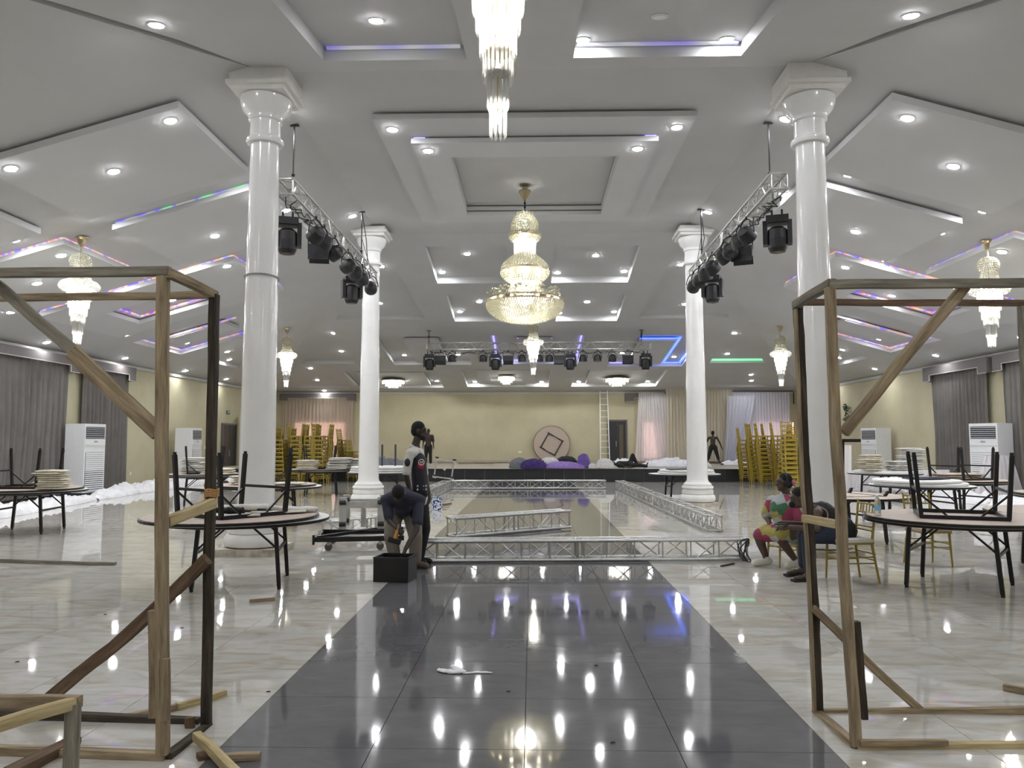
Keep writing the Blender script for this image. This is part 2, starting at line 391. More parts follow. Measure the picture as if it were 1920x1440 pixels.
for a, b in (((-2.9, 10.44), (-1.0, 10.44)), ((.65, 10.44), (2.9, 10.44))): led(a, b, -.17, led_mat('led_dim', [(.25, .2, .9), (.6, .6, .65), (.25, .2, .9)], .4, .6), .05, .03)

# downlights ---------------------------------------------------------------
def dl_proto(r):
    n = 16; ring = [(r * 1.0, 0), (r * 1.28, .0), (r * 1.28, -.008), (r * 1.05, -.014), (r * 1.0, -.006)]
    e = empty('downlight'); b = MB().lathe(ring, n).build('bezel', m_white, e)
    b.data.polygons  # bezel ring has closed caps; the lens sits just below them
    MB().lathe([(r * .98, -.010), (r * .98, -.018)], n).build('lens', m_lamp, e); return e
DLP = dl_proto(.085)
dl_used = [False]
def norm_at(x, y):
    e = .01; gx = (zc(x + e, y) - zc(x - e, y)) / (2 * e); gy = (zc(x, y + e) - zc(x, y - e)) / (2 * e)
    return Vector((-gx, -gy, 1)).normalized()
def downlight(x, y, dz, label, group, off=False):
    n = norm_at(x, y); q = Vector((0, 0, 1)).rotation_difference(n).to_euler()
    if dl_used[0]: o = copy_tree(DLP)
    else: o = DLP; dl_used[0] = True
    o.location = Vector((x, y, zc(x, y) - dz)) - n * .002; o.rotation_euler = q
    tag(o, label, 'downlight', group)
    if off:
        for c in o.children:
            if c.name.startswith('lens'): c.data = c.data.copy(); c.data.materials[0] = m_white
    return o
def dz_at(x, y):
    """how far the finished ceiling face lies under the plane at this point"""
    dg = bpy.context.evaluated_depsgraph_get()
    ok, loc, nn, i, ob, M = SC.ray_cast(dg, Vector((x, y, zc(x, y) - .6)), Vector((0, 0, 1)), distance=3)
    return zc(x, y) - loc.z if ok else 0
bpy.context.view_layer.update()
def place_dl(x, y, lab, grp):
    dz = dz_at(x, y)
    if dz > .05:
        k = (zc(x, y) - dz - HC) / (zc(x, y) - HC); x *= k; y *= k; dz = dz_at(x, y)
    downlight(x, y, dz, lab, grp)
sets = {
 'A': ([(-4.63, 9.02), (-4.2, 12.35), (-4.3, 18.0), (-5.45, 16.6)], 'round downlight in the ceiling beside the left pillars'),
 'B': ([(4.6, 9.06), (4.28, 12.67), (4.2, 18.0), (5.42, 16.3)], 'round downlight in the ceiling beside the right pillars'),
 'C': ([(-5.7, 11.65), (-8.3, 11.75), (-7.2, 12.75), (-5.7, 13.95), (-8.37, 14.06), (-8.29, 15.5), (-7.18, 16.94), (-8.3, 17.95), (-5.7, 15.4), (-5.7, 17.95)], 'round downlight in the panels nearest the left pillars'),
 'D': ([(5.85, 11.75), (8.35, 11.75), (7.16, 12.9), (5.9, 14.1), (8.34, 14.1), (8.32, 15.6), (7.2, 16.94), (8.3, 18.0), (5.8, 15.4), (5.8, 17.95)], 'round downlight in the panels nearest the right pillars'),
 'E': ([(-9.82, 14.1), (-9.91, 15.69), (-9.95, 17.81), (-12.4, 17.8), (-11.2, 16.9), (-12.3, 14.1), (-12.3, 11.8), (-9.8, 11.8), (-12.3, 15.5)], 'round downlight in the panels by the left curtained wall'),
 'F': ([(9.8, 14.1), (9.8, 16.0), (11.04, 17.2), (9.8, 18.0), (12.3, 18.0), (12.3, 14.1), (12.3, 11.8), (9.8, 11.8), (12.3, 15.6)], 'round downlight in the panels by the right curtained wall'),
 'G': ([(-7.8, 19.2), (-9.9, 20.7), (-12.15, 19.6), (-12.1, 22.4), (-7.9, 22.4), (-11.27, 24.0), (-11.93, 26.1), (-11.4, 28.32), (-12.15, 30.4)], 'round downlight among the coloured coves on the left'),
 'H': ([(8.0, 19.5), (9.75, 20.8), (12.1, 19.9), (12.04, 22.3), (7.9, 22.4), (10.14, 24.0), (11.76, 26.1), (11.4, 28.3), (12.1, 30.4)], 'round downlight among the coloured coves on the right'),
 'I': ([(-13.5, 20.9), (-13.48, 25.0), (-13.5, 29.5), (-13.5, 16.5), (-13.5, 33.5)], 'round downlight close above the left wall'),
 'J': ([(13.3, 21.06), (13.27, 25.44), (13.3, 30.0), (13.23, 35.0), (13.3, 16.5)], 'round downlight close above the right wall'),
 'K': ([(-2.0, 9.49), (.72, 10.3), (2.72, 10.35)], 'round downlight in the trays beside the nearest chandelier'),
 'L': ([(-2.45, 13.12), (2.55, 13.15), (-1.95, 14.13), (2.0, 14.12), (-2.5, 18.67), (-2.0, 18.45), (2.08, 18.45), (2.58, 18.65)], 'round downlight in the square panel around the large chandelier'),
 'M': ([(-1.86, 21.85), (1.87, 22.03), (-2.75, 23.3), (2.84, 23.3), (.8, 23.4), (-2.56, 27.2), (1.91, 26.17), (2.95, 27.3), (1.0, 27.4), (-1.8, 26.1)], 'round downlight in the trays beyond the large chandelier'),
 'N': ([(-5.22, 26.01), (5.27, 26.28), (4.43, 22.6), (7.9, 29.9), (8.4, 33.0), (-7.75, 29.7), (-8.12, 32.4), (-4.5, 22.6)], 'round downlight in the triangular recesses beyond the pillars'),
 'O': ([(-5.56, 33.25), (-3.2, 33.18), (3.9, 33.0), (6.25, 33.66), (-4.75, 38.3), (-2.86, 38.5), (.5, 38.55), (2.35, 38.5), (5.81, 38.5), (1.5, 33.5), (-1.1, 33.5)], 'round downlight in the coves above the stage'),
 'P': ([(-10.12, 34.76), (-10.6, 37.61), (-10.77, 39.6), (10.3, 36.22), (10.8, 37.92)], 'round downlight at a far corner of the ceiling'),
}
ON = ['first', 'second', 'third', 'fourth', 'fifth', 'sixth', 'seventh', 'eighth', 'ninth', 'tenth', 'eleventh']
for k, (pts, lab) in sets.items():
    pts = sorted(pts, key=lambda p: p[0] ** 2 + p[1] ** 2)
    for i, (x, y) in enumerate(pts): place_dl(x, y, lab.replace('round downlight', 'round downlight, ' + ON[i] + ' from the camera,'), lab.replace('round downlight', 'downlights'))
downlight(1.65, 9.49, dz_at(1.65, 9.49), 'unlit round downlight in the right recessed tray', None, off=True)
# lamps behind the camera, where the same ceiling goes on
ORDX = ['first', 'second', 'third', 'fourth', 'fifth', 'sixth', 'seventh', 'eighth']
for x in (-11, -8, -5, -2, 2, 5, 8, 11):
    for y in (-3, -.5, 2.0, 5.0): 
        if (x in (-2, 2) and y == 5.0): continue
        downlight(x, y, 0, 'round downlight behind the camera, %s from the left, %s row' % (ORDX[(-11, -8, -5, -2, 2, 5, 8, 11).index(x)], ORDX[(5.0, 2.0, -.5, -3).index(y)]), 'downlights over the near end')

# ------------------------------------------------------------------ walls, floor, stage
hs = lambda y: min(zc(XW, y), 4.25)
def wallbox(name, c, d, m=None): return struct(MB().box(c, d).build(name, m or m_wall))
wallbox('wall_left', (-XW - .1, 17.5, 2.3), (.2, 45.4, 4.7)); wallbox('wall_right', (XW + .1, 17.5, 2.3), (.2, 45.4, 4.7))
wallbox('wall_back', (0, Y1 + .1, 2.3), (28.2, .2, 4.7)); wallbox('wall_front', (0, Y0 - .1, 2.3), (28.2, .2, 4.7))
wallbox('baseboard_left', (-XW + .012, 17.5, .06), (.024, 45, .12), m_skirt); wallbox('baseboard_right', (XW - .012, 17.5, .06), (.024, 45, .12), m_skirt)
wallbox('baseboard_back', (0, Y1 - .012, .58), (27.8, .024, .16), m_stagetop)
def cornice(name, p, q):
    mb = MB(); mb.bar(p, q, .05, .1); return struct(mb.build(name, m_ceil))
cornice('trim_left', (-XW + .04, Y0, 4.17), (-XW + .04, Y1, 4.17)); cornice('trim_right', (XW - .04, Y0, 4.17), (XW - .04, Y1, 4.17)); cornice('trim_back', (-XW, Y1 - .04, 4.12), (XW, Y1 - .04, 4.12))
floor = struct(MB().box((0, 17.5, -.06), (28.2, 45.4, .1)).build('floor', m_grout))
def tile_mesh(nm_, m):
    a = .3985; c = .394
    mb = MB(); vs = [(-a, -a, -.012), (a, -a, -.012), (a, a, -.012), (-a, a, -.012), (-c, -c, 0), (c, -c, 0), (c, c, 0), (-c, c, 0)]
    c = a - .0008
    vs = [(-a, -a, -.012), (a, -a, -.012), (a, a, -.012), (-a, a, -.012), (-c, -c, 0), (c, -c, 0), (c, c, 0), (-c, c, 0)]
    mb.add(vs, [(4, 5, 6, 7), (0, 1, 5, 4), (1, 2, 6, 5), (2, 3, 7, 6), (3, 0, 4, 7)]); return mb
tw = tile_mesh('tile', m_tile).build('tile', m_tile, floor); td = tile_mesh('tile', m_dark).build('tile', m_dark, floor)
td['label'] = 'dark grey runway tile'
cells = []
for j in range(-6, 34):
    yc = 4.13 + .8 * j + .4 - .8
    if yc + .4 > 31.0 or yc < Y0: continue
    for i in range(-18, 18):
        xc = -.04 + .8 * i + .4
        if abs(xc) > XW: continue
        cells.append((xc, yc, -2 <= i <= 1))
def shows(x, y): return y > 3.3 and abs(x + .03 * y) < .68 * y + .45
near = sorted([c for c in cells if shows(c[0], c[1])], key=lambda c: c[1] ** 2 + .4 * c[0] ** 2)[:298]
ns = set(near); used = {True: False, False: False}
for c in near:
    p = td if c[2] else tw
    if used[c[2]]: p = p.copy(); COL.objects.link(p)
    used[c[2]] = True; p.location = (c[0], c[1], 0)
far_ = MB(); T = tile_mesh('t', m_tile)
for c in cells:
    if c in ns: continue
    far_.add(T.v, T.f, 1 if c[2] else 0, Matrix.Translation((c[0], c[1], 0)))
stuff(far_.build('tile_field', [m_tile, m_dark], floor))
# stage with tiled front
stage = struct(MB().box((0, 35.52, .245), (27.8, 8.96, .49)).build('floor_stage', m_stagetop))
for k in range(35):
    t = MB().box((-13.5 + .8 * k, 31.035, .245), (.79, .03, .47)).build('tile', m_stage, stage)
MB().box((0, 31.0, .495), (27.8, .1, .03)).build('nosing', m_stage, stage)
for k in range(35): 
    x = -13.5 + .8 * k
    stuff_t = None

# pillars --------------------------------------------------------------------
def pillar(x, y, lab, plinth_dirty=True):
    e = empty('pillar', (x, y, 0), 0, lab, 'pillar'); e['kind'] = 'structure'
    MB().box((0, 0, .05), (.86, .86, .1)).build('plinth', m_plinth, e)
    smooth_angle(MB().lathe([(.36, .1), (.415, .12), (.435, .17), (.43, .23), (.40, .28), (.365, .295), (.385, .305), (.388, .39), (.355, .405), (.375, .42), (.395, .455), (.375, .50), (.34, .505), (.35, .52), (.345, .55), (.31, .575), (.29, .6)], 40).build('base', m_colm, e), 35)
    H = zc(x, y) - (.16 if y < 15 else .05)
    pr = [(.285, .6), (.262, .66), (.256, .8)] + [(.256 - .05 * (k / 12) ** 1.2, .8 + (H - 1.7) * k / 12) for k in range(1, 13)]
    smooth_angle(MB().lathe(pr, 40).build('shaft', m_col, e), 50)
    z0 = H - .9
    cap = MB().lathe([(.206, 0), (.26, .0), (.275, .03), (.27, .07), (.24, .09), (.225, .11), (.22, .3), (.225, .34), (.25, .36), (.25, .4), (.26, .43), (.33, .50), (.37, .60), (.38, .68), (.36, .70)], 40, 0, (0, 0, z0))
    smooth_angle(cap.build('capital', m_col, e), 35)
    ab = MB().box((0, 0, z0 + .735), (.78, .78, .07)).box((0, 0, z0 + .80), (.9, .9, .06)).box((0, 0, z0 + (.95 if y < 15 else .88)), (.82, .82, .28 if y < 15 else .1)); ab.build('abacus', m_colm, e)
    return e
pillar(-4.0, 11.15, 'white round pillar nearest on the left, behind the table with upturned legs')
pillar(4.15, 11.25, 'white round pillar nearest on the right, behind the seated pair')
pillar(-4.12, 19.4, 'white round pillar further back on the left, beside the stack of white boards')
pillar(4.15, 19.5, 'white round pillar further back on the right, in front of the round white table')
wr = MB(); pts = [Vector((-4.0 + .246 * math.cos(a), 11.15 + .246 * math.sin(a), 4.02 - .02 * math.sin(a))) for a in [2 * PI * k / 24 for k in range(25)]]
wr.path(pts, .012, 6); tag(wr.build('cable', mat('grey_cable', (.3, .3, .3), .6)), 'thin grey cable tied around the nearest left pillar', 'cable')

# ------------------------------------------------------------------ curtains, air conditioners, doors
def curtain(name, p, q, z0, z1, m, label, group=None, folds=14, amp=.07, flare=0, seed=1, gather=None, cat='curtain'):
    """pleated cloth hanging from the line p-q; gather = (u, z) pulls the hem in"""
    r = random.Random(seed); p = Vector((p[0], p[1], 0)); q = Vector((q[0], q[1], 0)); d = q - p; n = Vector((-d.y, d.x, 0)).normalized()
    nu = folds * 8; nv = 14; vs = []; fs = []; ph = [r.uniform(-.8, .8) for _ in range(folds + 2)]
    for j in range(nv + 1):
        t = j / nv
        for i in range(nu + 1):
            u = i / nu; k = u * folds
            a = amp * (.35 + .65 * min(1, t * 3)) * (1 + .4 * ph[int(k) % len(ph)])
            off_ = a * math.sin(2 * PI * k + ph[int(k + .5) % len(ph)] * t * 1.5) + .25 * amp * math.sin(5.1 * PI * k + j * .3)
            uu = u + .012 * math.sin(9 * u + 5 * t) * t
            if gather: uu = gather[0] + (uu - gather[0]) * (1 - gather[1] * t ** 1.3)
            if flare: uu += flare * (u - .5) * t
            z = z1 + (z0 - z1) * t
            vs.append(p + d * uu + n * off_ + Vector((0, 0, z)))
    for j in range(nv):
        for i in range(nu): a = j * (nu + 1) + i; fs.append((a, a + 1, a + nu + 2, a + nu + 1))
    o = MB().add(vs, fs).build(name, m, smooth=True); return tag(o, label, cat, group)
def pelmet(p, q, z0, z1, drop, label, side=.14, m=None, group=None):
    """stepped fabric pelmet box along the wall line p-q, deeper at both ends"""
    e = empty('pelmet', (0, 0, 0), 0, label, 'pelmet', group); p = Vector((*p, 0)); q = Vector((*q, 0)); d = (q - p); L = d.length; d /= L; n = Vector((-d.y, d.x, 0))
    mb = MB(); T = .03; D_ = .26; s = .45; m = m or m_val
    rz = math.atan2(d.y, d.x)
    c = (p + q) / 2
    mb.box((*(c + n * D_).xy, (z0 + z1) / 2), (L, T, z1 - z0), rz)
    for u in (s / 2, L - s / 2): mb.box((*(p + d * u + n * D_).xy, z0 - drop / 2 + .001), (s, T, drop), rz)
    for u in (0, L): mb.box((*(p + d * u + n * D_ / 2).xy, (z0 - drop + z1) / 2), (T, D_, z1 - z0 + drop), rz)
    mb.build('pelmet_board', m, e)
    pp = MB(); k = n * (D_ + .02)
    a = [p + d * 0 + Vector((0, 0, z0 - drop)), p + d * s + Vector((0, 0, z0 - drop)), p + d * s + Vector((0, 0, z0)), p + d * (L - s) + Vector((0, 0, z0)), p + d * (L - s) + Vector((0, 0, z0 - drop)), q + Vector((0, 0, z0 - drop))]
    pp.path([x + k for x in a], .014, 5); pp.build('piping', m_pipe, e); return e
# left wall (room side is +x): p -> q must have its left normal pointing into the room
def LW(y0, y1): return ((-XW + .02, y1), (-XW + .02, y0))
def RW(y0, y1): return ((XW - .02, y0), (XW - .02, y1))
a, b = LW(15.8, 22.7); pelmet(a, b, 3.86, 4.12, .2, 'taupe stepped pelmet over the widest curtain on the left wall')
a, b = LW(22.95, 26.0); pelmet(a, b, 3.86, 4.12, .2, 'taupe stepped pelmet over the curtain behind the first air conditioner on the left')
curtain('curtain', (-XW + .14, 15.9), (-XW + .14, 22.4), .06, 3.92, m_curt, 'wide taupe pleated curtain on the left wall beside the nearest air conditioner', folds=26, amp=.055, seed=3)
curtain('curtain', (-XW + .14, 23.15), (-XW + .14, 25.8), .06, 3.92, m_curt, 'taupe pleated curtain just beyond the nearest left air conditioner', folds=12, amp=.055, seed=5)
a, b = RW(23.25, 27.0); pelmet(a, b, 3.86, 4.14, .2, 'taupe stepped pelmet over the far right wall curtain')
a, b = RW(17.5, 22.95); pelmet(a, b, 3.86, 4.14, .2, 'taupe stepped pelmet at the near right, over the curtain by the large air conditioner')
curtain('curtain', (XW - .14, 23.5), (XW - .14, 26.7), .06, 3.92, m_curt, 'taupe pleated curtain between the two right air conditioners', folds=15, amp=.055, seed=7)
curtain('curtain', (XW - .14, 17.8), (XW - .14, 22.7), .06, 3.92, m_curt, 'taupe pleated curtain on the right wall before the large air conditioner', folds=20, amp=.055, seed=8)
# back wall
m_shW = sheer('sheer_white', (.90, .88, .89), .12); m_shC = sheer('sheer_cream', (.88, .83, .70), .08); m_shB = sheer('sheer_bluewhite', (.80, .81, .90), .08); m_shT = sheer('sheer_taupe', (.70, .60, .51), .10)
pane_m = emit('daylit_pane', (1, .66, .6), 1.1)
def window(name, x0, x1, z0, z1, lab):
    e = empty(name, (0, Y1 - .03, 0)); e['kind'] = 'structure'; e['label'] = lab
    nx = 3; nz = 9; W = x1 - x0; H = z1 - z0
    for i in range(nx):
        for j in range(nz):
            MB().box((x0 + W * (i + .5) / nx, 0, z0 + H * (j + .5) / nz), (W / nx - .03, .01, H / nz - .03)).build('pane', pane_m, e)
    f = MB()
    for i in range(nx + 1): f.box((x0 + W * i / nx, -.012, z0 + H / 2), (.03, .03, H))
    for j in range(nz + 1): f.box((x0 + W / 2, -.012, z0 + H * j / nz), (W, .03, .03))
    f.build('frame', mat('window_frame', (.5, .36, .32), .6), e); return e
window('window_1', -12.4, -9.75, .75, 2.6, 'window glowing with pink daylight behind the far left sheer')
window('window_2', 5.75, 6.75, .75, 2.6, 'window glowing with pink daylight behind the white sheers on the stage')
window('window_3', 11.4, 13.5, .75, 2.6, 'window glowing with pink daylight behind the gold chairs on the right')
pelmet((-9.2, Y1 - .02), (-13.15, Y1 - .02), 3.86, 4.1, .15, 'dark taupe pelmet over the sheer on the back wall at left')
curtain('curtain', (-13.0, Y1 - .2), (-9.3, Y1 - .2), .55, 3.9, m_shT, 'light taupe sheer curtain on the back wall at far left', folds=20, amp=.035, seed=9)
pelmet((6.9, Y1 - .02), (4.85, Y1 - .02), 3.86, 4.1, .2, 'dark taupe pelmet above the white sheers right of the door')
curtain('curtain', (5.5, Y1 - .45), (6.8, Y1 - .45), .6, 4.12, m_shW, 'white gathered sheer hanging right of the stage door', folds=13, amp=.05, seed=10, flare=.35)
curtain('curtain', (6.1, Y1 - .52), (7.2, Y1 - .52), .7, 4.05, m_shW, 'thin white sheer swept sideways over the pink window', folds=7, amp=.04, seed=12, gather=(.9, .35))
curtain('curtain', (6.85, Y1 - .62), (8.9, Y1 - .6), .6, 4.28, m_shC, 'cream sheer curtain on the stage just left of the far right pillar', folds=13, amp=.05, seed=13)
curtain('curtain', (8.9, Y1 - .6), (10.3, Y1 - .6), .6, 4.28, m_shC, 'cream sheer curtain on the stage behind the standing shirtless man', folds=9, amp=.05, seed=14)
curtain('curtain', (10.2, Y1 - .7), (13.1, Y1 - .7), .6, 4.1, m_shB, 'bluish white sheer curtain behind the stacks of gold chairs', folds=20, amp=.05, seed=15)
curtain('curtain', (9.9, Y1 - .95), (11.3, Y1 - .95), .55, 3.9, m_shB, 'bluish white sheer swag drawn aside towards the cream curtain', folds=8, amp=.06, seed=16, gather=(-.35, .5))
tag(MB().bar((10.2, Y1 - .7, 4.16), (13.3, Y1 - .7, 4.16), .03, .05).bar((13.3, Y1 - .7, 4.1), (13.3, Y1 - .7, 3.5), .03, .12).build('curtain_rail', m_acd), 'dark rail carrying the bluish white sheer curtain', 'rail')

def ac(x, y, rz, lab):
    """cabinet air conditioner against a side wall, facing along the hall towards the camera"""
    e = empty('air_conditioner', (x, y, 0), math.radians(rz), lab, 'air conditioner'); W, D_, H = .84, .66, 2.0
    MB().box((0, 0, .06), (W - .04, D_ - .06, .12)).build('stand', m_acd, e)
    MB().box((0, 0, .12 + H / 2), (W, D_, H)).build('body', m_ac, e)
    f = -D_ / 2
    g = MB().box((0, f - .004, H - .14), (W - .1, .02, .34)).build('outlet', m_acd, e)
    for k in range(6): MB().box((0, f - .025, H - .28 + .056 * k), (W - .1, .03, .012)).build('vane', m_ac, e)
    MB().box((0, f - .012, H - .42), (W - .06, .03, .18)).build('control_panel', m_ac, e)
    MB().box((0, f - .03, H - .40), (.13, .01, .045)).build('display', mat('display', (.35, .37, .4), .3), e)
    MB().box((0, f - .004, .72), (W - .1, .015, 1.13)).build('intake', m_acd, e)
    for k in range(19): 
        h = .05 if k > 9 else .036
        MB().box((0, f - .022, .18 + .0595 * k), (W - .1, .025, h)).build('louver', m_ac, e)
    return e
ac(-13.2, 22.45, 80, 'tall white cabinet air conditioner nearest on the left, between the taupe curtains')
ac(-13.2, 29.3, 90, 'tall white cabinet air conditioner further along the left wall, near the dark door')
ac(13.15, 22.4, -65, 'tall white cabinet air conditioner nearest on the right, with tulle draped at its foot')
ac(13.25, 30.0, -75, 'tall white cabinet air conditioner further on the right, behind the stacked linen')
def door(name, x, y, rz, w_, h, z, lab, glass=False):
    e = empty(name, (x, y, z), rz); e['kind'] = 'structure'; e['label'] = lab
    MB().box((-w_ / 4, 0, h / 2), (w_ / 2 - .02, .06, h)).build('door_leaf', m_door, e); MB().box((w_ / 4, 0, h / 2), (w_ / 2 - .02, .06, h)).build('door_leaf', m_door, e)
    f = MB(); f.box((-w_ / 2 - .04, 0, h / 2), (.08, .1, h)).box((w_ / 2 + .04, 0, h / 2), (.08, .1, h)).box((0, 0, h + .04), (w_ + .16, .1, .08)); f.build('door_frame', mat('door_frame', (.1, .1, .1), .5), e)
    MB().box((-.07, -.05, h * .46), (.025, .05, .3)).build('handle', m_alu, e)
    return e
door('door_1', -XW + .05, 34.9, PI / 2, 1.5, 2.35, 0, 'dark double door in the left wall near the exit sign')
tag(MB().box((-XW + .34, 35.9, 1.4), (.3, .35, 2.8)).build('trim_pier', m_wall), 'cream wall pier beside the dark left door', None, None, 'structure')
door('door_2', 4.43, Y1 - .04, 0, .86, 2.15, .5, 'black door in the back wall behind the ladder')
struct(MB().box((4.62, Y1 - .09, 1.5), (.2, .03, 1.95)).build('trim_panel', mat('olive_panel', (.09, .075, .045), .5)))
ex = empty('exit_sign', (-XW + .04, 34.75, 2.93), 0, 'small dark green sign high beside the left door', 'sign'); MB().box((0, 0, 0), (.04, .3, .16)).build('box', mat('sign_green', (.02, .09, .06), .5), ex)
t_ = bpy.data.curves.new('lettering', 'FONT'); t_.body = 'EXIT'; t_.size = .12; t_.align_x = 'CENTER'; t_.align_y = 'CENTER'; t_.extrude = .002; to = bpy.data.objects.new('lettering', t_); COL.objects.link(to); to.parent = ex; to.location = (.024, 0, 0); to.rotation_euler = (PI / 2, 0, PI / 2); t_.materials.append(m_white); _m = bpy.data.meshes.new_from_object(to.evaluated_get(bpy.context.evaluated_depsgraph_get())); to2 = bpy.data.objects.new('lettering', _m); COL.objects.link(to2); to2.parent = ex; to2.location = to.location; to2.rotation_euler = to.rotation_euler; bpy.data.objects.remove(to)
for x, y, lab, R_ in ((-XW + .02, 26.35, 'wall socket beside the second left curtain', (.03, .1, .1)), (-XW + .02, 32.4, 'wall switch beside the further left air conditioner', (.03, .1, .14))):
    tag(MB().box((x, y, .5 if y < 30 else 1.35), R_).box((x + .012, y, .5 if y < 30 else 1.35), (.02, .05, .05)).build('wall_socket', m_white), lab, 'socket')
s_ = at(975, 848, 39.97); tag(MB().box(s_, (.16, .03, .1)).box((s_.x, s_.y - .01, s_.z), (.05, .02, .05)).build('wall_socket', m_white), 'double socket low on the back wall left of the round tabletop', 'socket')
# ladder
def ladder():
    e = empty('ladder', (3.72, 39.25, .5), 0, 'tall white aluminium ladder leaning on the back wall beside the black door', 'ladder')
    H = 3.75; lean = .5
    for s in (-.2, .2): MB().bar((s * 1.15, 0, 0), (s * .95, lean, H), .05, .025).build('rail', m_white, e)
    for k in range(12):
        t = (k + .6) / 12; s = .2 * (1.15 - .2 * t); MB().bar((-s, lean * t, H * t), (s, lean * t, H * t), .03, .03).build('rung', m_white, e)
    return e
ladder()

# ------------------------------------------------------------------ trusses
def truss(name, p, q, w_, label, group, bays=6, rz=None, rc=.025, rb=.01, single=False, mid=True, zig=False):
    """square box truss from p to q (centres of its ends), built along local x"""
    p = Vector(p); q = Vector(q); L = (q - p).length
    e = empty(name, p, 0, label, 'truss', group); d = (q - p).normalized(); e.rotation_euler = (0, -math.asin(d.z), math.atan2(d.y, d.x))
    h = w_ / 2 - rc
    for a in (-1, 1):
        for b in (-1, 1): MB().tube((0, a * h, b * h), (L, a * h, b * h), rc, 10).build('chord', m_alu, e)
    for x in ([0.03, L - .03] + ([L / 2 - .05, L / 2 + .05] if mid else [])):
        f = MB()
        for a, b, c_, d_ in ((-1, -1, 1, -1), (1, -1, 1, 1), (1, 1, -1, 1), (-1, 1, -1, -1)): f.tube((x, a * h, b * h), (x, c_ * h, d_ * h), rb * 1.4, 6)
        f.build('end_frame', m_alu, e)
    bl = L / bays
    for k in range(bays):
        x0 = k * bl + .03; x1 = (k + 1) * bl - .03; s = 1 if k % 2 else -1
        for a in (-1, 1):
            br = MB(); br.tube((x0, a * h, -s * a * h), (x1, a * h, s * a * h), rb, 6); br.build('brace', m_alu, e)
            br = MB(); br.tube((x0, -s * a * h, a * h), (x1, s * a * h, a * h), rb, 6); br.build('brace', m_alu, e)
            if zig: MB().tube((x1, a * h, -h), (x1, a * h, h), rb, 6).build('post', m_alu, e)
    return e
g1 = 'box trusses lying on the floor in a rectangle'
T1 = truss('box_truss', (-1.62, 10.4, .15), (2.9, 10.62, .165), .3, 'long aluminium box truss lying across the runway nearest the camera', g1, 12, zig=True)
truss('box_truss', (-1.35, 12.85, .19), (.62, 14.35, .19), .34, 'shorter box truss lying askew on the dark runway behind the long one', g1, 6, zig=True)
truss('box_truss', (3.22, 13.75, .16), (2.95, 26.1, .16), .3, 'long box truss lying along the right side of the runway', g1, 30, zig=True)
truss('box_truss', (-2.7, 26.0, .16), (2.5, 26.3, .16), .3, 'box truss lying across the far end of the runway before the stage', g1, 12, zig=True)
truss('box_truss', (-2.95, 20.2, .16), (-2.85, 25.9, .16), .3, 'box truss lying along the left side of the runway beyond the paint tin', g1, 14, zig=True)
truss('box_truss', (-3.45, 12.9, .16), (-2.2, 14.6, .16), .28, 'short box truss standing out behind the wheeled dolly on the left', g1, 4, zig=True)
cb = MB()
for k in range(3):
    pts = [Vector((2.83 + .05 * math.sin(a * 2 + k), 10.5 - .06 * k, .16 + .15 * math.cos(a))) + Vector((.04 * math.sin(a), .0, 0)) for a in [2 * PI * i / 20 for i in range(21)]]
    cb.path(pts, .008, 5)
tag(cb.build('cable_coil', m_blk), 'black cable coiled over the right end of the nearest truss', 'cable')
g2 = 'box trusses hung from the ceiling'
def rod(x, y, z0, label, n=1):
    mb = MB(); mb.tube((x, y, z0), (x, y, zc(x, y)), .014, 6); mb.box((x, y, zc(x, y) - .012), (.16, .07, .02)); mb.ball((x, y, z0 + .28), .035)
    if n > 1: mb.path([Vector((x, y, zc(x, y))), Vector((x + .09, y + .1, (z0 + 7) / 2)), Vector((x + .05, y + .5, z0))], .01, 5); mb.path([Vector((x, y, z0 + .6)), Vector((x + .05, y + .9, z0))], .007, 5)
    return tag(mb.build('hanging_rod', m_blk), label, 'rod')
HL = truss('box_truss', (-4.02, 12.15, 5.76), (-3.97, 18.75, 5.66), .3, 'box truss hanging beside the left pillars with black stage lights below', g2, 22, rc=.024, rb=.013)
HR = truss('box_truss', (3.98, 12.15, 5.78), (4.0, 18.75, 5.66), .3, 'box truss hanging beside the right pillars with black stage lights below', g2, 22, rc=.024, rb=.013)
HF = truss('box_truss', (-4.0, 28.9, 5.2), (4.5, 28.9, 5.2), .3, 'box truss hanging crosswise in front of the stage with a row of stage lights', g2, 26, rc=.024, rb=.013)
rod(-4.1, 12.83, 5.9, 'thin black rod carrying the near end of the left hanging truss'); rod(-4.05, 17.92, 5.85, 'black rod and cable carrying the far end of the left hanging truss', 2)
rod(4.08, 12.95, 5.9, 'thin black rod carrying the near end of the right hanging truss'); rod(4.02, 17.96, 5.85, 'black rod and cable carrying the far end of the right hanging truss', 2)
rod(-3.9, 28.9, 5.3, 'short black rod at the left end of the crosswise truss'); rod(4.15, 28.9, 5.3, 'short black rod at the right end of the crosswise truss', 2)

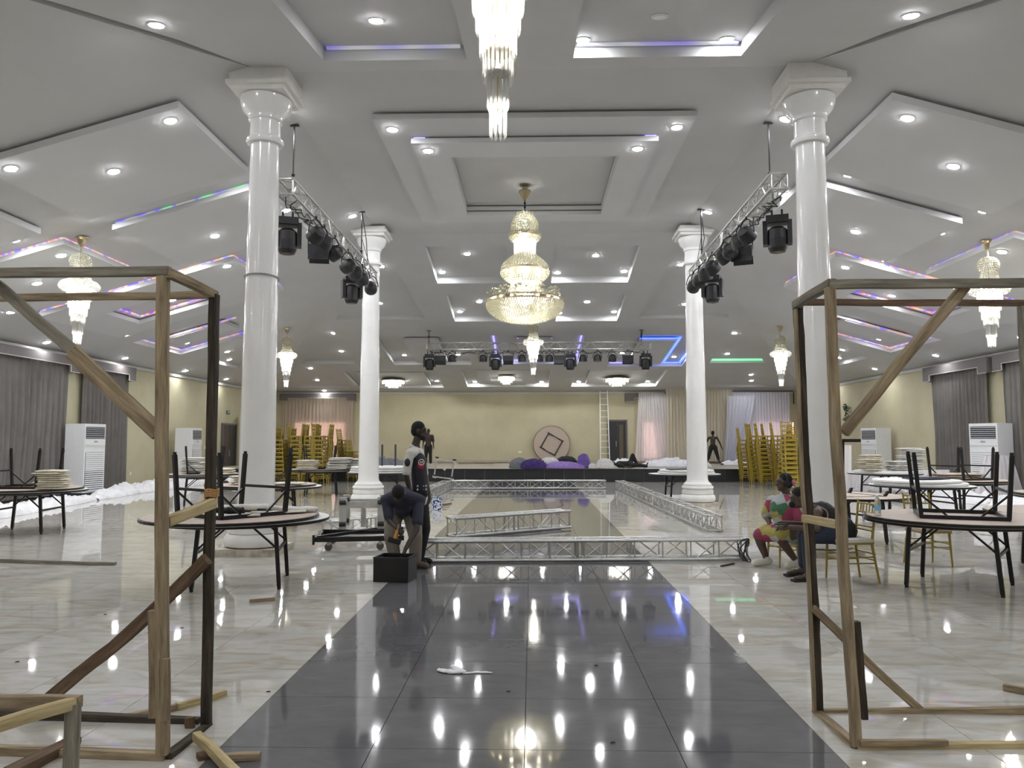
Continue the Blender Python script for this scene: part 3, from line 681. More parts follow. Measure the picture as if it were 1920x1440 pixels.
# stage lights --------------------------------------------------------------
def moving_head():
    e = empty('moving_head'); 
    MB().box((0, 0, -.20), (.36, .30, .12)).box((0, 0, -.255), (.28, .24, .03)).build('base', m_fix, e)
    c = MB()
    for s in (-.08, .08): c.tube((s, 0, -.15), (s, 0, -.02), .018, 6)
    c.build('clamp', m_blk, e)
    for s in (-1, 1): MB().box((s * .195, 0, -.42), (.075, .2, .40)).build('yoke_arm', m_fix, e)
    h = MB().lathe([(.10, .2), (.155, .15), (.165, 0), (.155, -.16), (.125, -.22), (.10, -.22)], 20).build('head', m_fix, e); h.location = (0, 0, -.52)
    l = MB().lathe([(.10, -.225), (.095, -.23)], 20).build('lens', m_lens, e); l.location = (0, 0, -.52)
    return e
def par_can():
    e = empty('par_light')
    y = MB(); pts = [Vector((.17 * math.cos(a), 0, -.3 + .27 * math.sin(a))) for a in [PI * k / 12 for k in range(13)]]
    y.path(pts, .012, 6).tube((0, 0, -.03), (0, 0, .03), .02, 6); y.build('yoke', m_blk, e)
    h = MB().lathe([(.06, .16), (.12, .12), (.15, .02), (.155, -.1), (.135, -.1)], 20).build('housing', m_fix, e); h.location = (0, 0, -.32)
    l = MB().lathe([(.134, -.09), (.13, -.1)], 20).build('lens', m_lens, e); l.location = (0, 0, -.32)
    return e
def flood():
    e = empty('flood_light')
    y = MB(); y.path([Vector((-.2, 0, -.26)), Vector((-.2, 0, -.05)), Vector((.2, 0, -.05)), Vector((.2, 0, -.26))], .012, 6).tube((0, 0, -.05), (0, 0, .02), .02, 6); y.build('yoke', m_blk, e)
    MB().box((0, 0, -.3), (.4, .2, .2)).box((0, .11, -.3), (.34, .06, .14)).build('housing', m_fix, e)
    for s in (-.1, .1):
        l = MB().lathe([(.075, 0), (.06, .01)], 16).build('lens', m_silver, e); l.location = (s, 0, -.415)
    for s in (-1, 1):
        b = MB().box((0, 0, 0), (.38, .01, .14)).build('barn_door', m_fix, e); b.location = (0, s * .15, -.46); b.rotation_euler = (s * .5, 0, 0)
    return e
MH, PC, FL = moving_head(), par_can(), flood()
first = {}
def fix(kind, loc, rz, tilt, label, group):
    p = {'m': MH, 'p': PC, 'f': FL}[kind]
    e = p if kind not in first else copy_tree(p)
    first[kind] = 1; e.location = loc; e.rotation_euler = (0, 0, rz); tag(e, label, 'stage light', group)
    for c in e.children:
        n_ = c.name.split('.')[0]
        if n_ in ('head', 'lens', 'housing') and kind in 'mp': c.rotation_euler = (tilt, 0, 0)
    return e
# the prototype's tilt is overwritten each time, so set it last for the first of a kind
ordn = ['first', 'second', 'third', 'fourth', 'fifth', 'sixth', 'seventh', 'eighth', 'ninth', 'tenth', 'eleventh', 'twelfth', 'thirteenth', 'fourteenth', 'fifteenth', 'sixteenth']
kn = {'m': 'black moving head', 'p': 'round black par light', 'f': 'flapped flood light'}
ct = {}
def fx(kind, loc, rz, tilt, where, cntkey, grp):
    k = (cntkey, kind); ct[k] = ct.get(k, 0) + 1
    fix(kind, loc, rz, tilt, '%s, %s %s' % (kn[kind], ordn[ct[k] - 1], where), grp)
for kind, y, rz, t in (('m', 12.65, .3, 0), ('p', 13.4, 1.0, 1.1), ('p', 13.95, 1.4, .6), ('p', 14.7, 1.2, 1.2), ('f', 14.55, .2, 0), ('p', 15.8, .9, 1.35), ('p', 16.5, .3, 1.3), ('p', 17.15, .1, .5), ('m', 17.3, .5, 0), ('p', 18.1, .2, 1.35)):
    fx(kind, (-4.0 + (.15 if kind == 'p' else -.12), y, 5.6 - .1 * (kind == 'm')), rz, t, 'from the camera under the left hanging truss', 'L', 'stage lights under the left hanging truss')
for kind, y, rz, t in (('m', 12.75, -.3, 0), ('p', 13.6, -1.0, 1.0), ('p', 14.1, -1.4, .4), ('p', 14.75, -.3, 1.35), ('f', 14.9, -.4, 0), ('p', 15.2, -1.2, .9), ('p', 16.2, -1.1, .9), ('p', 16.9, -.6, .4), ('p', 17.5, -.2, 1.35), ('p', 18.1, 0, 1.35), ('m', 17.4, -.4, 0)):
    fx(kind, (4.0 + (-.15 if kind == 'p' else .12), y, 5.6 - .1 * (kind == 'm')), rz, t, 'from the camera under the right hanging truss', 'R', 'stage lights under the right hanging truss')
for kind, px, t in (('m', 806, 0), ('f', 826, 0), ('p', 848, .2), ('p', 906, .2), ('m', 929, 0), ('f', 953, 0), ('p', 979, .15), ('p', 1011, .2), ('p', 1030, .2), ('f', 1048, 0), ('m', 1069, 0), ('p', 1093, .2), ('p', 1120, -.1), ('p', 1148, .3), ('f', 1177, 0), ('m', 1210, 0)):
    x = at(px, 660, 28.9).x; fx(kind, (x, 28.88, 5.04), 0, t, 'from the left under the crosswise truss', 'F', 'stage lights on the crosswise truss')
for nm_, (p, q, lab) in {'a': ((-4.0, 12.3, 5.62), (-4.0, 18.7, 5.52), 'black cables tangled along the underside of the left hanging truss'), 'b': ((4.0, 12.3, 5.62), (4.0, 18.7, 5.52), 'black cables tangled along the underside of the right hanging truss'), 'c': ((-3.9, 28.9, 5.03), (4.3, 28.9, 5.03), 'black cables looped under the crosswise truss')}.items():
    mb = MB(); p = Vector(p); q = Vector(q)
    for s in range(2):
        pts = [p.lerp(q, k / 60) + Vector((rnd.uniform(-.1, .1), rnd.uniform(-.05, .05), -.11 * abs(math.sin(k * .9 + s * 2)) + rnd.uniform(-.02, .02))) for k in range(61)]
        mb.path(pts, .009, 5)
    tag(mb.build('cable', m_blk), lab, 'cable')

# ------------------------------------------------------------------ chandeliers
CHP = 1.7
def prisms(r, z0, z1, n, wd, name='crystal_tier', R_=None, parent=None):
    """a ring of hanging pointed prisms"""
    mb = MB()
    for k in range(n):
        a = 2 * PI * k / n; c = Vector((r * math.cos(a), r * math.sin(a), 0)); u = Vector((-math.sin(a), math.cos(a), 0)) * wd / 2; v = Vector((math.cos(a), math.sin(a), 0)) * wd / 3
        zb = z0 + wd * .9
        vs = [c + u + Vector((0, 0, z1)), c + v + Vector((0, 0, z1)), c - u + Vector((0, 0, z1)), c - v + Vector((0, 0, z1)), c + u + Vector((0, 0, zb)), c + v + Vector((0, 0, zb)), c - u + Vector((0, 0, zb)), c - v + Vector((0, 0, zb)), c + Vector((0, 0, z0))]
        mb.add(vs, [(0, 1, 5, 4), (1, 2, 6, 5), (2, 3, 7, 6), (3, 0, 4, 7), (4, 5, 8), (5, 6, 8), (6, 7, 8), (7, 4, 8), (3, 2, 1, 0)])
    o = mb.build(name, m_crys, parent); stuff(o); return o
def beads(rows, br, parent, name='bead_strings', m=None, sub=1):
    mb = MB()
    for r, z in rows:
        n = max(4, int(2 * PI * r / (br * 2.15)))
        for k in range(n):
            a = 2 * PI * (k + .5 * (len(mb.v) % 2)) / n; mb.ball((r * math.cos(a), r * math.sin(a), z), br, 0, sub)
    o = mb.build(name, m or m_bead, parent, smooth=True); stuff(o); return o
def point(loc, energy, parent, r=.12, c=(1, .98, .93)):
    l = bpy.data.lights.new('lamp_glow', 'POINT'); l.energy = energy * CHP; l.shadow_soft_size = r; l.color = c
    o = bpy.data.objects.new('lamp_glow', l); COL.objects.link(o); o.parent = parent; o.location = loc; return o
def waterfall(loc, s, label, bulbs=1.0, dome=True, en=34):
    """ceiling canopy, stem, bead dome, wide collar and six shrinking tiers of prisms; z = 0 at the ceiling, s scales it"""
    e = empty('chandelier', loc, 0, label, 'chandelier'); e.scale = (s, s, s)
    MB().lathe([(.13, 0), (.13, -.02), (.08, -.05), (.06, -.14), (.03, -.18)], 20).build('canopy', m_brass, e)
    MB().tube((0, 0, -.15), (0, 0, -2.0), .014, 8).build('stem', m_brass, e)
    rows = [(.19 * math.sin(a), -.50 + .17 * math.cos(a)) for a in [.35 + .27 * k for k in range(9)]]
    beads(rows, .017, e, 'bead_dome')
    nk = [(.15 + .1 * (k / 7) ** 2, -.66 - .035 * k) for k in range(8)]; beads(nk, .014, e, 'bead_neck')
    cr = MB(); cr.lathe([(.26, -.90), (.33, -.93), (.355, -1.0), (.33, -1.06), (.26, -1.09)], 30)
    beads([(.27, -.90), (.31, -.915), (.34, -.945), (.358, -.985), (.352, -1.02), (.33, -1.055), (.29, -1.08)], .02, e, 'bead_collar', m_crys)
    tiers = [(.215, -1.28, -1.02, 34), (.185, -1.42, -1.20, 30), (.15, -1.60, -1.36, 24), (.125, -1.77, -1.55, 20), (.088, -1.95, -1.70, 14), (.065, -2.15, -1.92, 10)]
    for k, (r, z0, z1, n) in enumerate(tiers): prisms(r, z0, z1, n, .028, 'crystal_tier', None, e)
    f = MB()
    for r, z0, z1, n in tiers: f.lathe([(r * .96, z1), (r * .96, z1 + .012)], 24)
    f.lathe([(.25, -1.0), (.25, -1.012)], 24); f.build('gold_hoops', m_brass, e)
    bz = [(.15, -1.0, 8), (.09, -1.3, 5), (.06, -1.5, 4), (.0, -1.66, 1), (.0, -2.0, 1)]
    b = MB()
    for r, z, n in bz:
        for k in range(n): b.ball((r * math.cos(2 * PI * k / n), r * math.sin(2 * PI * k / n), z), (.022, .022, .045), 0, 2)
    b.build('bulbs', m_bulb, e); stuff(e.children[-1])
    point((0, 0, -1.15), en, e); point((0, 0, -1.5), en * .8, e, .08); point((0, 0, -1.95), en * .25, e, .04)
    return e
waterfall((-8.98, 14.85, zc(-8.98, 14.85)), 1.0, 'tiered crystal chandelier hanging over the left aisle')
waterfall((9.15, 15.41, zc(9.15, 15.41)), 1.0, 'tiered crystal chandelier hanging over the right aisle, nearest of the two there')
waterfall((8.86, 27.42, zc(8.86, 27.42)), 1.0, 'tiered crystal chandelier further back on the right, above the gold chairs')
waterfall((-8.86, 27.42, zc(-8.86, 27.42)), 1.0, 'tiered crystal chandelier further back on the left, mostly hidden by the nearest pillar')
waterfall((.06, 27.0, zc(0, 27)), 1.0, 'tiered crystal chandelier directly behind the large bead chandelier')
waterfall((-.24, 5.4, zc(-.24, 5.4)), 1.075, 'bright tiered crystal chandelier cut off by the top of the picture', en=40).scale = (.86, .86, 1.075)
def big_chandelier(loc):
    e = empty('chandelier', loc, 0, 'large brass and bead chandelier with a deep bowl over the runway', 'chandelier')
    MB().lathe([(.09, 0), (.09, -.03), (.05, -.05), (.05, -.12), (.11, -.13), (.115, -.16), (.07, -.26), (.03, -.34)], 24).build('canopy', m_brass, e)
    ch = MB()
    for k in range(9): ch.box((0, 0, -.36 - .045 * k), (.035 if k % 2 else .015, .015 if k % 2 else .035, .05))
    ch.build('chain', m_blk, e)
    beads([(.09, -.62), (.125, -.635), (.14, -.67)] + [(.10 + .13 * math.sin(.3 + .24 * k), -.69 - .045 * k) for k in range(8)], .024, e, 'upper_dome')
    beads([(.21, -1.03), (.25, -1.06), (.275, -1.09)], .02, e, 'upper_collar'); MB().lathe([(.27, -1.10), (.285, -1.11), (.285, -1.14), (.27, -1.15)], 32).build('gold_ring', m_brass, e)
    beads([(.27, -1.17), (.255, -1.2), (.24, -1.23)], .022, e, 'upper_fringe')
    prisms(.185, -1.56, -1.22, 26, .035, 'glass_rods', None, e)
    beads([(.20 + .22 * math.sin(.16 * k), -1.57 - .032 * k) for k in range(9)], .022, e, 'middle_dome')
    MB().lathe([(.41, -1.86), (.425, -1.87), (.425, -1.9), (.41, -1.91)], 40).build('gold_ring', m_brass, e)
    beads([(.425, -1.93), (.42, -1.97), (.40, -2.01), (.375, -2.05), (.34, -2.09), (.30, -2.13)], .022, e, 'middle_bowl')
    beads([(.24 + .012 * k * k / 6, -2.16 - .04 * k) for k in range(8)], .022, e, 'neck')
    bl = MB()
    for k in range(10):
        a = 2 * PI * k / 10 + .2; r = .52 + .04 * (k % 2)
        for i in range(34):
            p = Vector((noise.random() - .5, noise.random() - .5, noise.random() - .3)).normalized() * .125
            bl.ball((r * math.cos(a) + p.x, r * math.sin(a) + p.y, -2.42 + p.z), .019, 0, 1)
    stuff(bl.build('blossoms', m_bead, e))
    for z in (-2.5, -2.58): MB().lathe([(.66, z), (.68, z - .01), (.68, z - .03), (.66, z - .04)], 48).build('gold_ring', m_brass, e)
    beads([(.675, -2.53)], .026, e, 'rim_beads')
    beads([(.68 * math.cos(t) ** .8, -2.62 - .40 * math.sin(t)) for t in [.02 + 1.5 * k / 21 for k in range(22)]], .0205, e, 'bowl_beads')
    b = MB()
    for r, z, n in ((.58, -2.55, 16), (.33, -1.94, 8), (.2, -1.12, 6), (.0, -1.38, 1), (.0, -.8, 1), (.33, -2.7, 8)):
        for k in range(n): b.ball((r * math.cos(2 * PI * k / n), r * math.sin(2 * PI * k / n), z), .024, 0, 2)
    stuff(b.build('bulbs', m_bulb, e))
    point((0, 0, -2.62), 95, e, .2); point((0, 0, -1.9), 44, e, .15); point((0, 0, -1.2), 16, e, .1); point((0, 0, -.82), 5, e, .06); point((0, 0, -2.3), 16, e, .1)
    return e
big_chandelier((-.14, 16.2, zc(0, 16.2) + .02)).scale = (1.2, 1.2, .99)
def flush(loc, r, label, squareish=False):
    e = empty('ceiling_light', loc, 0, label, 'ceiling light')
    MB().lathe([(r, 0), (r, -.04), (r * .97, -.05)], 30).build('plate', m_brass, e)
    prisms(r * .95, -.22, -.04, 40, .045, 'crystal_tier', None, e); prisms(r * .68, -.33, -.12, 30, .04, 'crystal_tier', None, e); prisms(r * .4, -.42, -.2, 18, .04, 'crystal_tier', None, e)
    b = MB()
    for k in range(10): b.ball((r * .75 * math.cos(2 * PI * k / 10), r * .75 * math.sin(2 * PI * k / 10), -.12), .04, 0, 1)
    for k in range(5): b.ball((r * .35 * math.cos(2 * PI * k / 5), r * .35 * math.sin(2 * PI * k / 5), -.24), .035, 0, 1)
    stuff(b.build('bulbs', m_bulb, e)); point((0, 0, -.22), 30, e, .15); return e
flush((-6.75, 37.2, zc(-6.75, 37.2) - .0), .56, 'wide round crystal ceiling light above the left of the stage')
flush((4.1, 36.9, zc(4.1, 36.9) - .0), .56, 'wide round crystal ceiling light above the right of the stage')
flush((-1.22, 36.9, zc(-1.22, 36.9) + .1), .40, 'narrow crystal ceiling light in the middle recess above the stage')

# ------------------------------------------------------------------ tables
def make_table(r=.95, h=.74, topm=None):
    """round folding table: tabletop, edge band, underside, rails, legs, crossbars, braces"""
    e = empty('round_table')
    MB().lathe([(r, h - .0), (r, h - .002)], 48).lathe([(r - .004, h - .004), (r - .004, h + .001)], 48).build('tabletop', topm or m_topw, e)
    MB().lathe([(r - .01, h - .032), (r + .002, h - .032), (r + .002, h - .003), (r - .01, h - .003)], 48).build('edge_band', m_blk, e)
    MB().lathe([(r - .02, h - .036), (r - .02, h - .031)], 48).build('underside', m_ply, e)
    a, b = .40, .43; z = h - .055
    for y in (-b, b): MB().bar((-a, y, z), (a, y, z), .035, .045).build('rail', m_blk, e)
    for x in (-a, a): MB().bar((x, -b, z), (x, b, z), .035, .045).build('rail', m_blk, e)
    for x in (-a, a):
        sx = 1 if x > 0 else -1
        for y in (-b, b):
            l = MB().bar((x, y * .97, z), (x + sx * .05, y, .03), .042, .042).tube((x + sx * .05, y, .03), (x + sx * .05, y, 0), .02, 8); l.build('leg', m_blk, e)
            MB().bar((x - sx * .26, y * .93, z), (x + sx * .018, y * .95, z - .25), .02, .02).build('brace', m_blk, e)
        MB().bar((x + sx * .02, -b, z - .28), (x + sx * .02, b, z - .28), .025, .03).build('crossbar', m_blk, e)
    return e
TBL = make_table(); TBLP = make_table(topm=m_ply)
protos_used = {}
def table(loc, rz, label, flip=False, ply=False, group=None, scale=1.0):
    p = TBLP if ply else TBL
    e = p if id(p) not in protos_used else copy_tree(p)
    protos_used[id(p)] = 1
    z = loc[2] if len(loc) > 2 else 0
    e.location = (loc[0], loc[1], z + (.74 if flip else 0)); e.rotation_euler = (PI if flip else 0, 0, rz); e.scale = (scale,) * 3
    return tag(e, label, 'table', group)
D2 = math.radians
# left front pair
table((-3.28, 8.75), D2(12), 'white-topped round table standing just behind the left timber frame')
table((-3.36, 8.60, .745), D2(55), 'plywood round table turned upside down with legs up, near the left timber frame', flip=True)
table((-9.0, 13.6), D2(8), 'round table at the left edge of the picture, standing on its legs')
table((-9.05, 13.55, .745), D2(8), 'upturned round table at the left edge with a black leg frame in the air', flip=True)
table((-5.05, 14.9), D2(20), 'white-topped round table beyond the nearest left pillar')
table((-5.15, 14.85, .745), D2(20), 'plywood round table turned over beyond the nearest left pillar', flip=True, ply=True)
table((-6.3, 23.0), D2(12), 'round table under the linen stacks before the left gold chairs'); table((-6.35, 23.0, .745), D2(12), 'upturned round table among the linen stacks before the left gold chairs', flip=True)
table((-8.4, 19.6), D2(25), 'round table with linen between the left pillar and the gold chairs'); table((-8.4, 19.6, .745), D2(25), 'upturned round table holding linen between the left pillar and the gold chairs', flip=True)
table((-4.2, 21.6), D2(10), 'round table under the pile of white boards beyond the far left pillar')
# right
table((4.74, 8.78), D2(-37), 'large plywood-topped round table standing at right beside the timber frame', ply=True)
table((4.70, 8.66, .745), D2(-22), 'upturned round table with black legs in the air, right beside the timber frame', flip=True, ply=True)
table((5.0, 12.6), D2(15), 'white-topped round table behind the gold chair back at right')
table((5.0, 12.5, .745), D2(15), 'plywood round table lying upside down behind the gold chair back at right', flip=True, ply=True)
bpy.context.view_layer.update(); _t = [o for o in COL.objects if o.get('label') == 'plywood round table lying upside down behind the gold chair back at right'][0]; _t.scale = (1, 1, .12); _t.location.z = .745 + .74 * .12
table((7.75, 15.6), D2(5), 'round white table at right carrying two thick white round boards')
table((9.7, 21.5), D2(10), 'round table at right under the tallest linen stacks')
table((9.3, 17.0), D2(20), 'round table with an upturned one on it, before the large air conditioner'); table((9.3, 17.0, .745), D2(20), 'upturned round table with four legs up, before the large air conditioner', flip=True)
table((8.8, 12.6), D2(10), 'round table at the right edge of the picture'); table((8.8, 12.6, .745), D2(10), 'upturned round table at the right edge of the picture', flip=True)
table((6.75, 9.9), D2(-20), 'round table low at the right edge beneath another', ply=True, scale=.99)
table((4.1, 20.9), D2(0), 'round white table standing behind the far right pillar before the stage')
# the tabletop leaning on the back wall
e = table((1.02, 39.55, .5), 0, 'brown round tabletop leaning on the back wall above the purple bundles', ply=True, scale=1.0)
e.rotation_euler = (D2(-86), D2(0), 0)
e.location = (1.02, 39.95 - .02, .5 + .98)
for c in e.children:
    n_ = c.name.split('.')[0]
e.matrix_basis = Matrix.Translation((1.02, 39.03, 1.54)) @ Matrix.Rotation(D2(-96), 4, 'X') @ Matrix.Rotation(D2(30), 4, 'Z') @ Matrix.Scale(1, 4)
for c in list(e.children):   # its legs are folded flat against the underside
    n_ = c.name.split('.')[0]
    if n_ in ('leg', 'brace', 'crossbar'):
        c.scale = (1, 1, .12); c.location = (0, 0, .60)
# round boards
def disc(loc, r, t, label, m=None, group=None):
    o = MB().lathe([(r - .02, 0), (r, .01), (r, t - .01), (r - .02, t)], 44).build('round_board', m or m_topw); o.location = loc; smooth_angle(o, 30); return tag(o, label, 'board', group)
disc((7.7, 15.55, .745), .84, .06, 'lower thick white round board on the right-hand white table'); disc((7.6, 15.5, .808), .80, .05, 'upper thick white round board on the right-hand white table')
MBx = MB().box((7.75, 15.4, .885), (.7, .5, .03), .3).bar((7.2, 15.2, .89), (8.1, 15.6, .89), .02, .02).bar((7.3, 15.6, .90), (7.9, 15.1, .90), .02, .02); tag(MBx.build('folded_leg_frame', m_acd), 'dark folded leg frame lying on the stacked white boards at right', 'frame')
disc((4.15, 20.9, .745), .75, .06, 'lower white round board on the table behind the far right pillar'); disc((4.15, 20.85, .808), .72, .05, 'upper white round board on the table behind the far right pillar')
tag(MB().box((4.0, 20.6, .875), (.8, .4, .02), .2).build('folded_leg_frame', m_acd), 'dark folded leg frame on the boards behind the far right pillar', 'frame')
for k in range(3): disc((-4.2 + .02 * k, 21.5, .745 + .058 * k), .88, .052, ['lowest', 'middle', 'topmost'][k] + ' white round board in the pile beyond the far left pillar')
tag(MB().bar((-4.15, 21.3, .93), (-4.15, 21.3, 1.52), .045, .045).build('upright_post', m_acd), 'grey upright post standing on the pile of white boards, the left one', 'post')
tag(MB().bar((-3.78, 21.3, .93), (-3.78, 21.3, 1.52), .045, .045).build('upright_post', m_acd), 'grey upright post standing on the pile of white boards, the right one', 'post')

# ------------------------------------------------------------------ linen stacks
def linen(x, y, z, n, w_, d_, m, where, t=.035, rz=0, seed=1, jit=.04, group=None):
    r = random.Random(seed)
    for k in range(n):
        mb = MB(); W = w_ * r.uniform(.9, 1.05); D_ = d_ * r.uniform(.9, 1.05); nx, ny = 10, 6; vs = []; fs = []
        for s in (0, 1):
            for j in range(ny + 1):
                for i in range(nx + 1):
                    u = i / nx - .5; v = j / ny - .5; ed_ = min(1, (.5 - abs(u)) * 9) * min(1, (.5 - abs(v)) * 9)
                    vs.append((u * W, v * D_, (t * .5) + (1 if s else -1) * t * .5 * (.35 + .65 * ed_) + .006 * noise.noise(Vector((u * 4 + seed, v * 4, k)))))
        N = (nx + 1) * (ny + 1)
        for j in range(ny):
            for i in range(nx):
                a = j * (nx + 1) + i; fs.append((a + N, a + 1 + N, a + nx + 2 + N, a + nx + 1 + N)); fs.append((a, a + nx + 1, a + nx + 2, a + 1))
        bd = [i for i in range(nx + 1)] + [j * (nx + 1) + nx for j in range(1, ny + 1)] + [ny * (nx + 1) + i for i in range(nx - 1, -1, -1)] + [j * (nx + 1) for j in range(ny - 1, 0, -1)]
        for i in range(len(bd)): a, b = bd[i], bd[(i + 1) % len(bd)]; fs.append((a, b, b + N, a + N))
        o = mb.add(vs, fs).build('folded_cloth', m, smooth=True); o.location = (x + r.uniform(-jit, jit), y + r.uniform(-jit, jit), z + k * t); o.rotation_euler = (0, 0, rz + r.uniform(-.12, .12))
        tag(o, ('folded %s cloth, %s from the bottom of %s' % ('cream' if m is m_cream else 'white', ['first', 'second', 'third', 'fourth', 'fifth', 'sixth', 'seventh', 'eighth', 'ninth', 'tenth', 'eleventh', 'twelfth', 'thirteenth', 'fourteenth', 'topmost'][k], where)) if n > 1 else 'white sheet, ' + where, 'cloth', where)
linen(-8.25, 13.1, .79, 9, .44, .3, m_cream, 'the stack by the nearest left air conditioner', .036, .1, 3)
linen(-8.75, 13.9, .79, 4, .45, .4, m_cream, 'the low stack at the left edge', .03, .1, 4)
linen(-8.6, 19.4, .79, 11, .5, .5, m_linen, 'the tall stack before the left chairs', .037, 0, 5)
linen(-7.85, 19.2, .79, 3, .7, .6, m_cream, 'the wide low stack beside the first pillar', .05, .2, 6)
linen(-6.55, 22.4, .79, 7, .55, .5, m_cream, 'the cream stack before the left gold chairs', .04, 0, 7)
linen(-5.7, 22.7, .79, 9, .65, .5, m_linen, 'the white pile before the pink window', .038, .15, 8, .08)
linen(-5.1, 22.9, .79, 8, .6, .5, m_linen, 'the white pile beside the further left pillar', .038, -.2, 9, .08)
linen(-5.5, 14.7, .79, 5, .45, .4, m_cream, 'the heap beyond the first pillar', .032, .5, 10, .07)
linen(-4.62, 14.5, .79, 1, .62, .3, m_cream, 'rolled near the right rim of the table beyond the first pillar', .05, .0, 11)
linen(9.15, 21.1, .83, 11, .5, .5, m_cream, 'the left stack on the far right table', .038, 0, 12)
linen(9.9, 21.1, .83, 7, .55, .5, m_linen, 'the middle stack on the far right table', .036, .2, 13, .07)
linen(10.35, 21.3, .83, 15, .55, .5, m_linen, 'the tallest stack on the far right table', .04, 0, 14, .05)
disc((9.7, 21.5, .745), .8, .07, 'white round board under the linen on the far right table')
linen(9.3, 17.2, .79, 3, 1.0, .7, m_ply, 'the brown pile before the right air conditioner', .04, .1, 15)
for o in [o for o in COL.objects if o.get('group') == 'the brown pile before the right air conditioner']: o['label'] = o['label'].replace('white', 'brown')
def rag(pts, w_, t, m, name, label, cat, seed=0, thick=None):
    """a crumpled strip of cloth along a path"""
    mb = MB(); n = 14
    P_ = [Vector(p) for p in pts]; out = []
    for i in range(len(P_) - 1):
        for k in range(6): out.append(P_[i].lerp(P_[i + 1], k / 6))
    out.append(P_[-1]); vs = []; fs = []; m_ = 10
    for i, c in enumerate(out):
        a = out[min(i + 1, len(out) - 1)] - out[max(i - 1, 0)]; a.z = 0; a.normalize(); u = Vector((-a.y, a.x, 0)); env = math.sin(PI * min(1, max(.12, (i + .7) / (len(out) + .4)))) ** .5
        for k in range(m_):
            th = 2 * PI * k / m_; nz = 1 + .5 * noise.noise(Vector((i * .5, k * .7, seed)))
            z = max(.002 - 0, t * math.sin(th) * nz + t * .9)
            vs.append(c + u * w_ * math.cos(th) * env * nz + Vector((0, 0, z)))
    for i in range(len(out) - 1):
        for k in range(m_): fs.append((i * m_ + k, i * m_ + (k + 1) % m_, (i + 1) * m_ + (k + 1) % m_, (i + 1) * m_ + k))
    fs.append(tuple(range(m_))[::-1]); fs.append(tuple((len(out) - 1) * m_ + k for k in range(m_)))
    return tag(mb.add(vs, fs).build(name, m, smooth=True), label, cat)
rag([(-3.62, 8.45, .79), (-3.3, 8.25, .79), (-2.95, 8.35, .79)], .07, .018, m_linen, 'cloth_strip', 'white knotted cloth strip lying at the near rim of the left upturned table', 'cloth', 2)
rag([(-3.1, 9.1, .79), (-2.8, 9.0, .79), (-2.5, 8.95, .79)], .12, .03, m_linen, 'cloth_strip', 'white folded cloth at the right inside the left upturned leg frame', 'cloth', 3)
rag([(-3.75, 8.9, .79), (-3.4, 9.05, .79), (-3.1, 9.0, .79)], .09, .04, m_linen, 'cloth_strip', 'white cloth bundle behind the rear post on the left upturned table', 'cloth', 4)
rag([(-3.55, 8.55, .79), (-3.35, 8.6, .79), (-3.2, 8.5, .79)], .08, .04, m_hair, 'black_cloth', 'crumpled black bag on the left upturned table', 'bag', 5)
rag([(-3.15, 8.62, .79), (-2.85, 8.72, .79), (-2.6, 8.85, .79)], .1, .015, m_cream, 'paper_sheet', 'pale sheet lying across the left upturned leg frame', 'cloth', 6)
# ------------------------------------------------------------------ gold chairs
def chair_mb(full=True, th=1.0):
    """chiavari chair: returns dict of part builders; seat at .45, back to .92; faces -y, back at +y"""
    P = {}; q = 1.0 if full else 1.45
    n = 8 if full else 5
    legs = []
    for x in (-.18, .18):
        f = MB().tube((x, -.17, .44), (x * 1.08, -.19, 0), .016 * q, n, 0, .011 * q); legs.append(f)
        b = MB().tube((x * .95, .17, .44), (x * 1.1, .235, 0), .016 * q, n, 0, .012 * q); legs.append(b)
    P['leg'] = legs
    P['back_post'] = [MB().tube((x * .95, .17, .42), (x * 1.0, .235, .92), .016 * q, n, 0, .012 * q) for x in (-.18, .18)]
    P['seat'] = [MB().prism([(-.2, -.2), (.2, -.2), (.19, .19), (-.19, .19)], .43 if full else .40, .455)]
    P['back_rail'] = [MB().tube((-.175, .17 + .14 * (z - .42), z), (.175, .17 + .14 * (z - .42), z), .010 * q, n) for z in (.58, .62, .88, .78)]
    P['spindle'] = [MB().tube((x, .17 + .14 * .36, .78), (x, .17 + .14 * .46, .88), .007 * q, n) for x in (-.12, -.06, 0, .06, .12)]
    st = []
    for z in (.22, .29):
        for x in (-1, 1): st.append(MB().tube((x * .185, -.18, z), (x * .185, .2, z), .008 * q, n))
        st.append(MB().tube((-.19, -.18, z + .03), (.19, -.18, z + .03), .008 * q, n)); st.append(MB().tube((-.19, .2, z + .03), (.19, .2, z + .03), .008 * q, n))
    P['stretcher'] = st
    return P
def full_chair(loc, rz, label, pad=None):
    e = empty('chiavari_chair', loc, rz, label, 'chair')
    for k, l in chair_mb().items():
        for b in l: smooth_angle(b.build(k, m_gold, e), 50)
    if pad: c = MB().prism([(-.205, -.205), (.205, -.205), (.195, .19), (-.195, .19)], .456, .49).build('seat_pad', pad, e)
    return e
full_chair((3.68, 9.12, 0), D2(-82), 'gold chiavari chair with white pad under the man in the black vest', m_linen)
full_chair((3.32, 10.2, 0), D2(-85), 'gold chiavari chair under the woman in the colourful dress')
full_chair((5.15, 10.25, 0), D2(5), 'empty gold chiavari chair seen through the legs of the right front table', m_ply)
allc = MB(); 
for l in chair_mb(False).values():
    for b in l: allc.add(b.v, b.f)
stack_proto = None
ORD = ['first', 'second', 'third', 'fourth', 'fifth', 'sixth', 'seventh', 'eighth', 'ninth', 'tenth', 'eleventh']
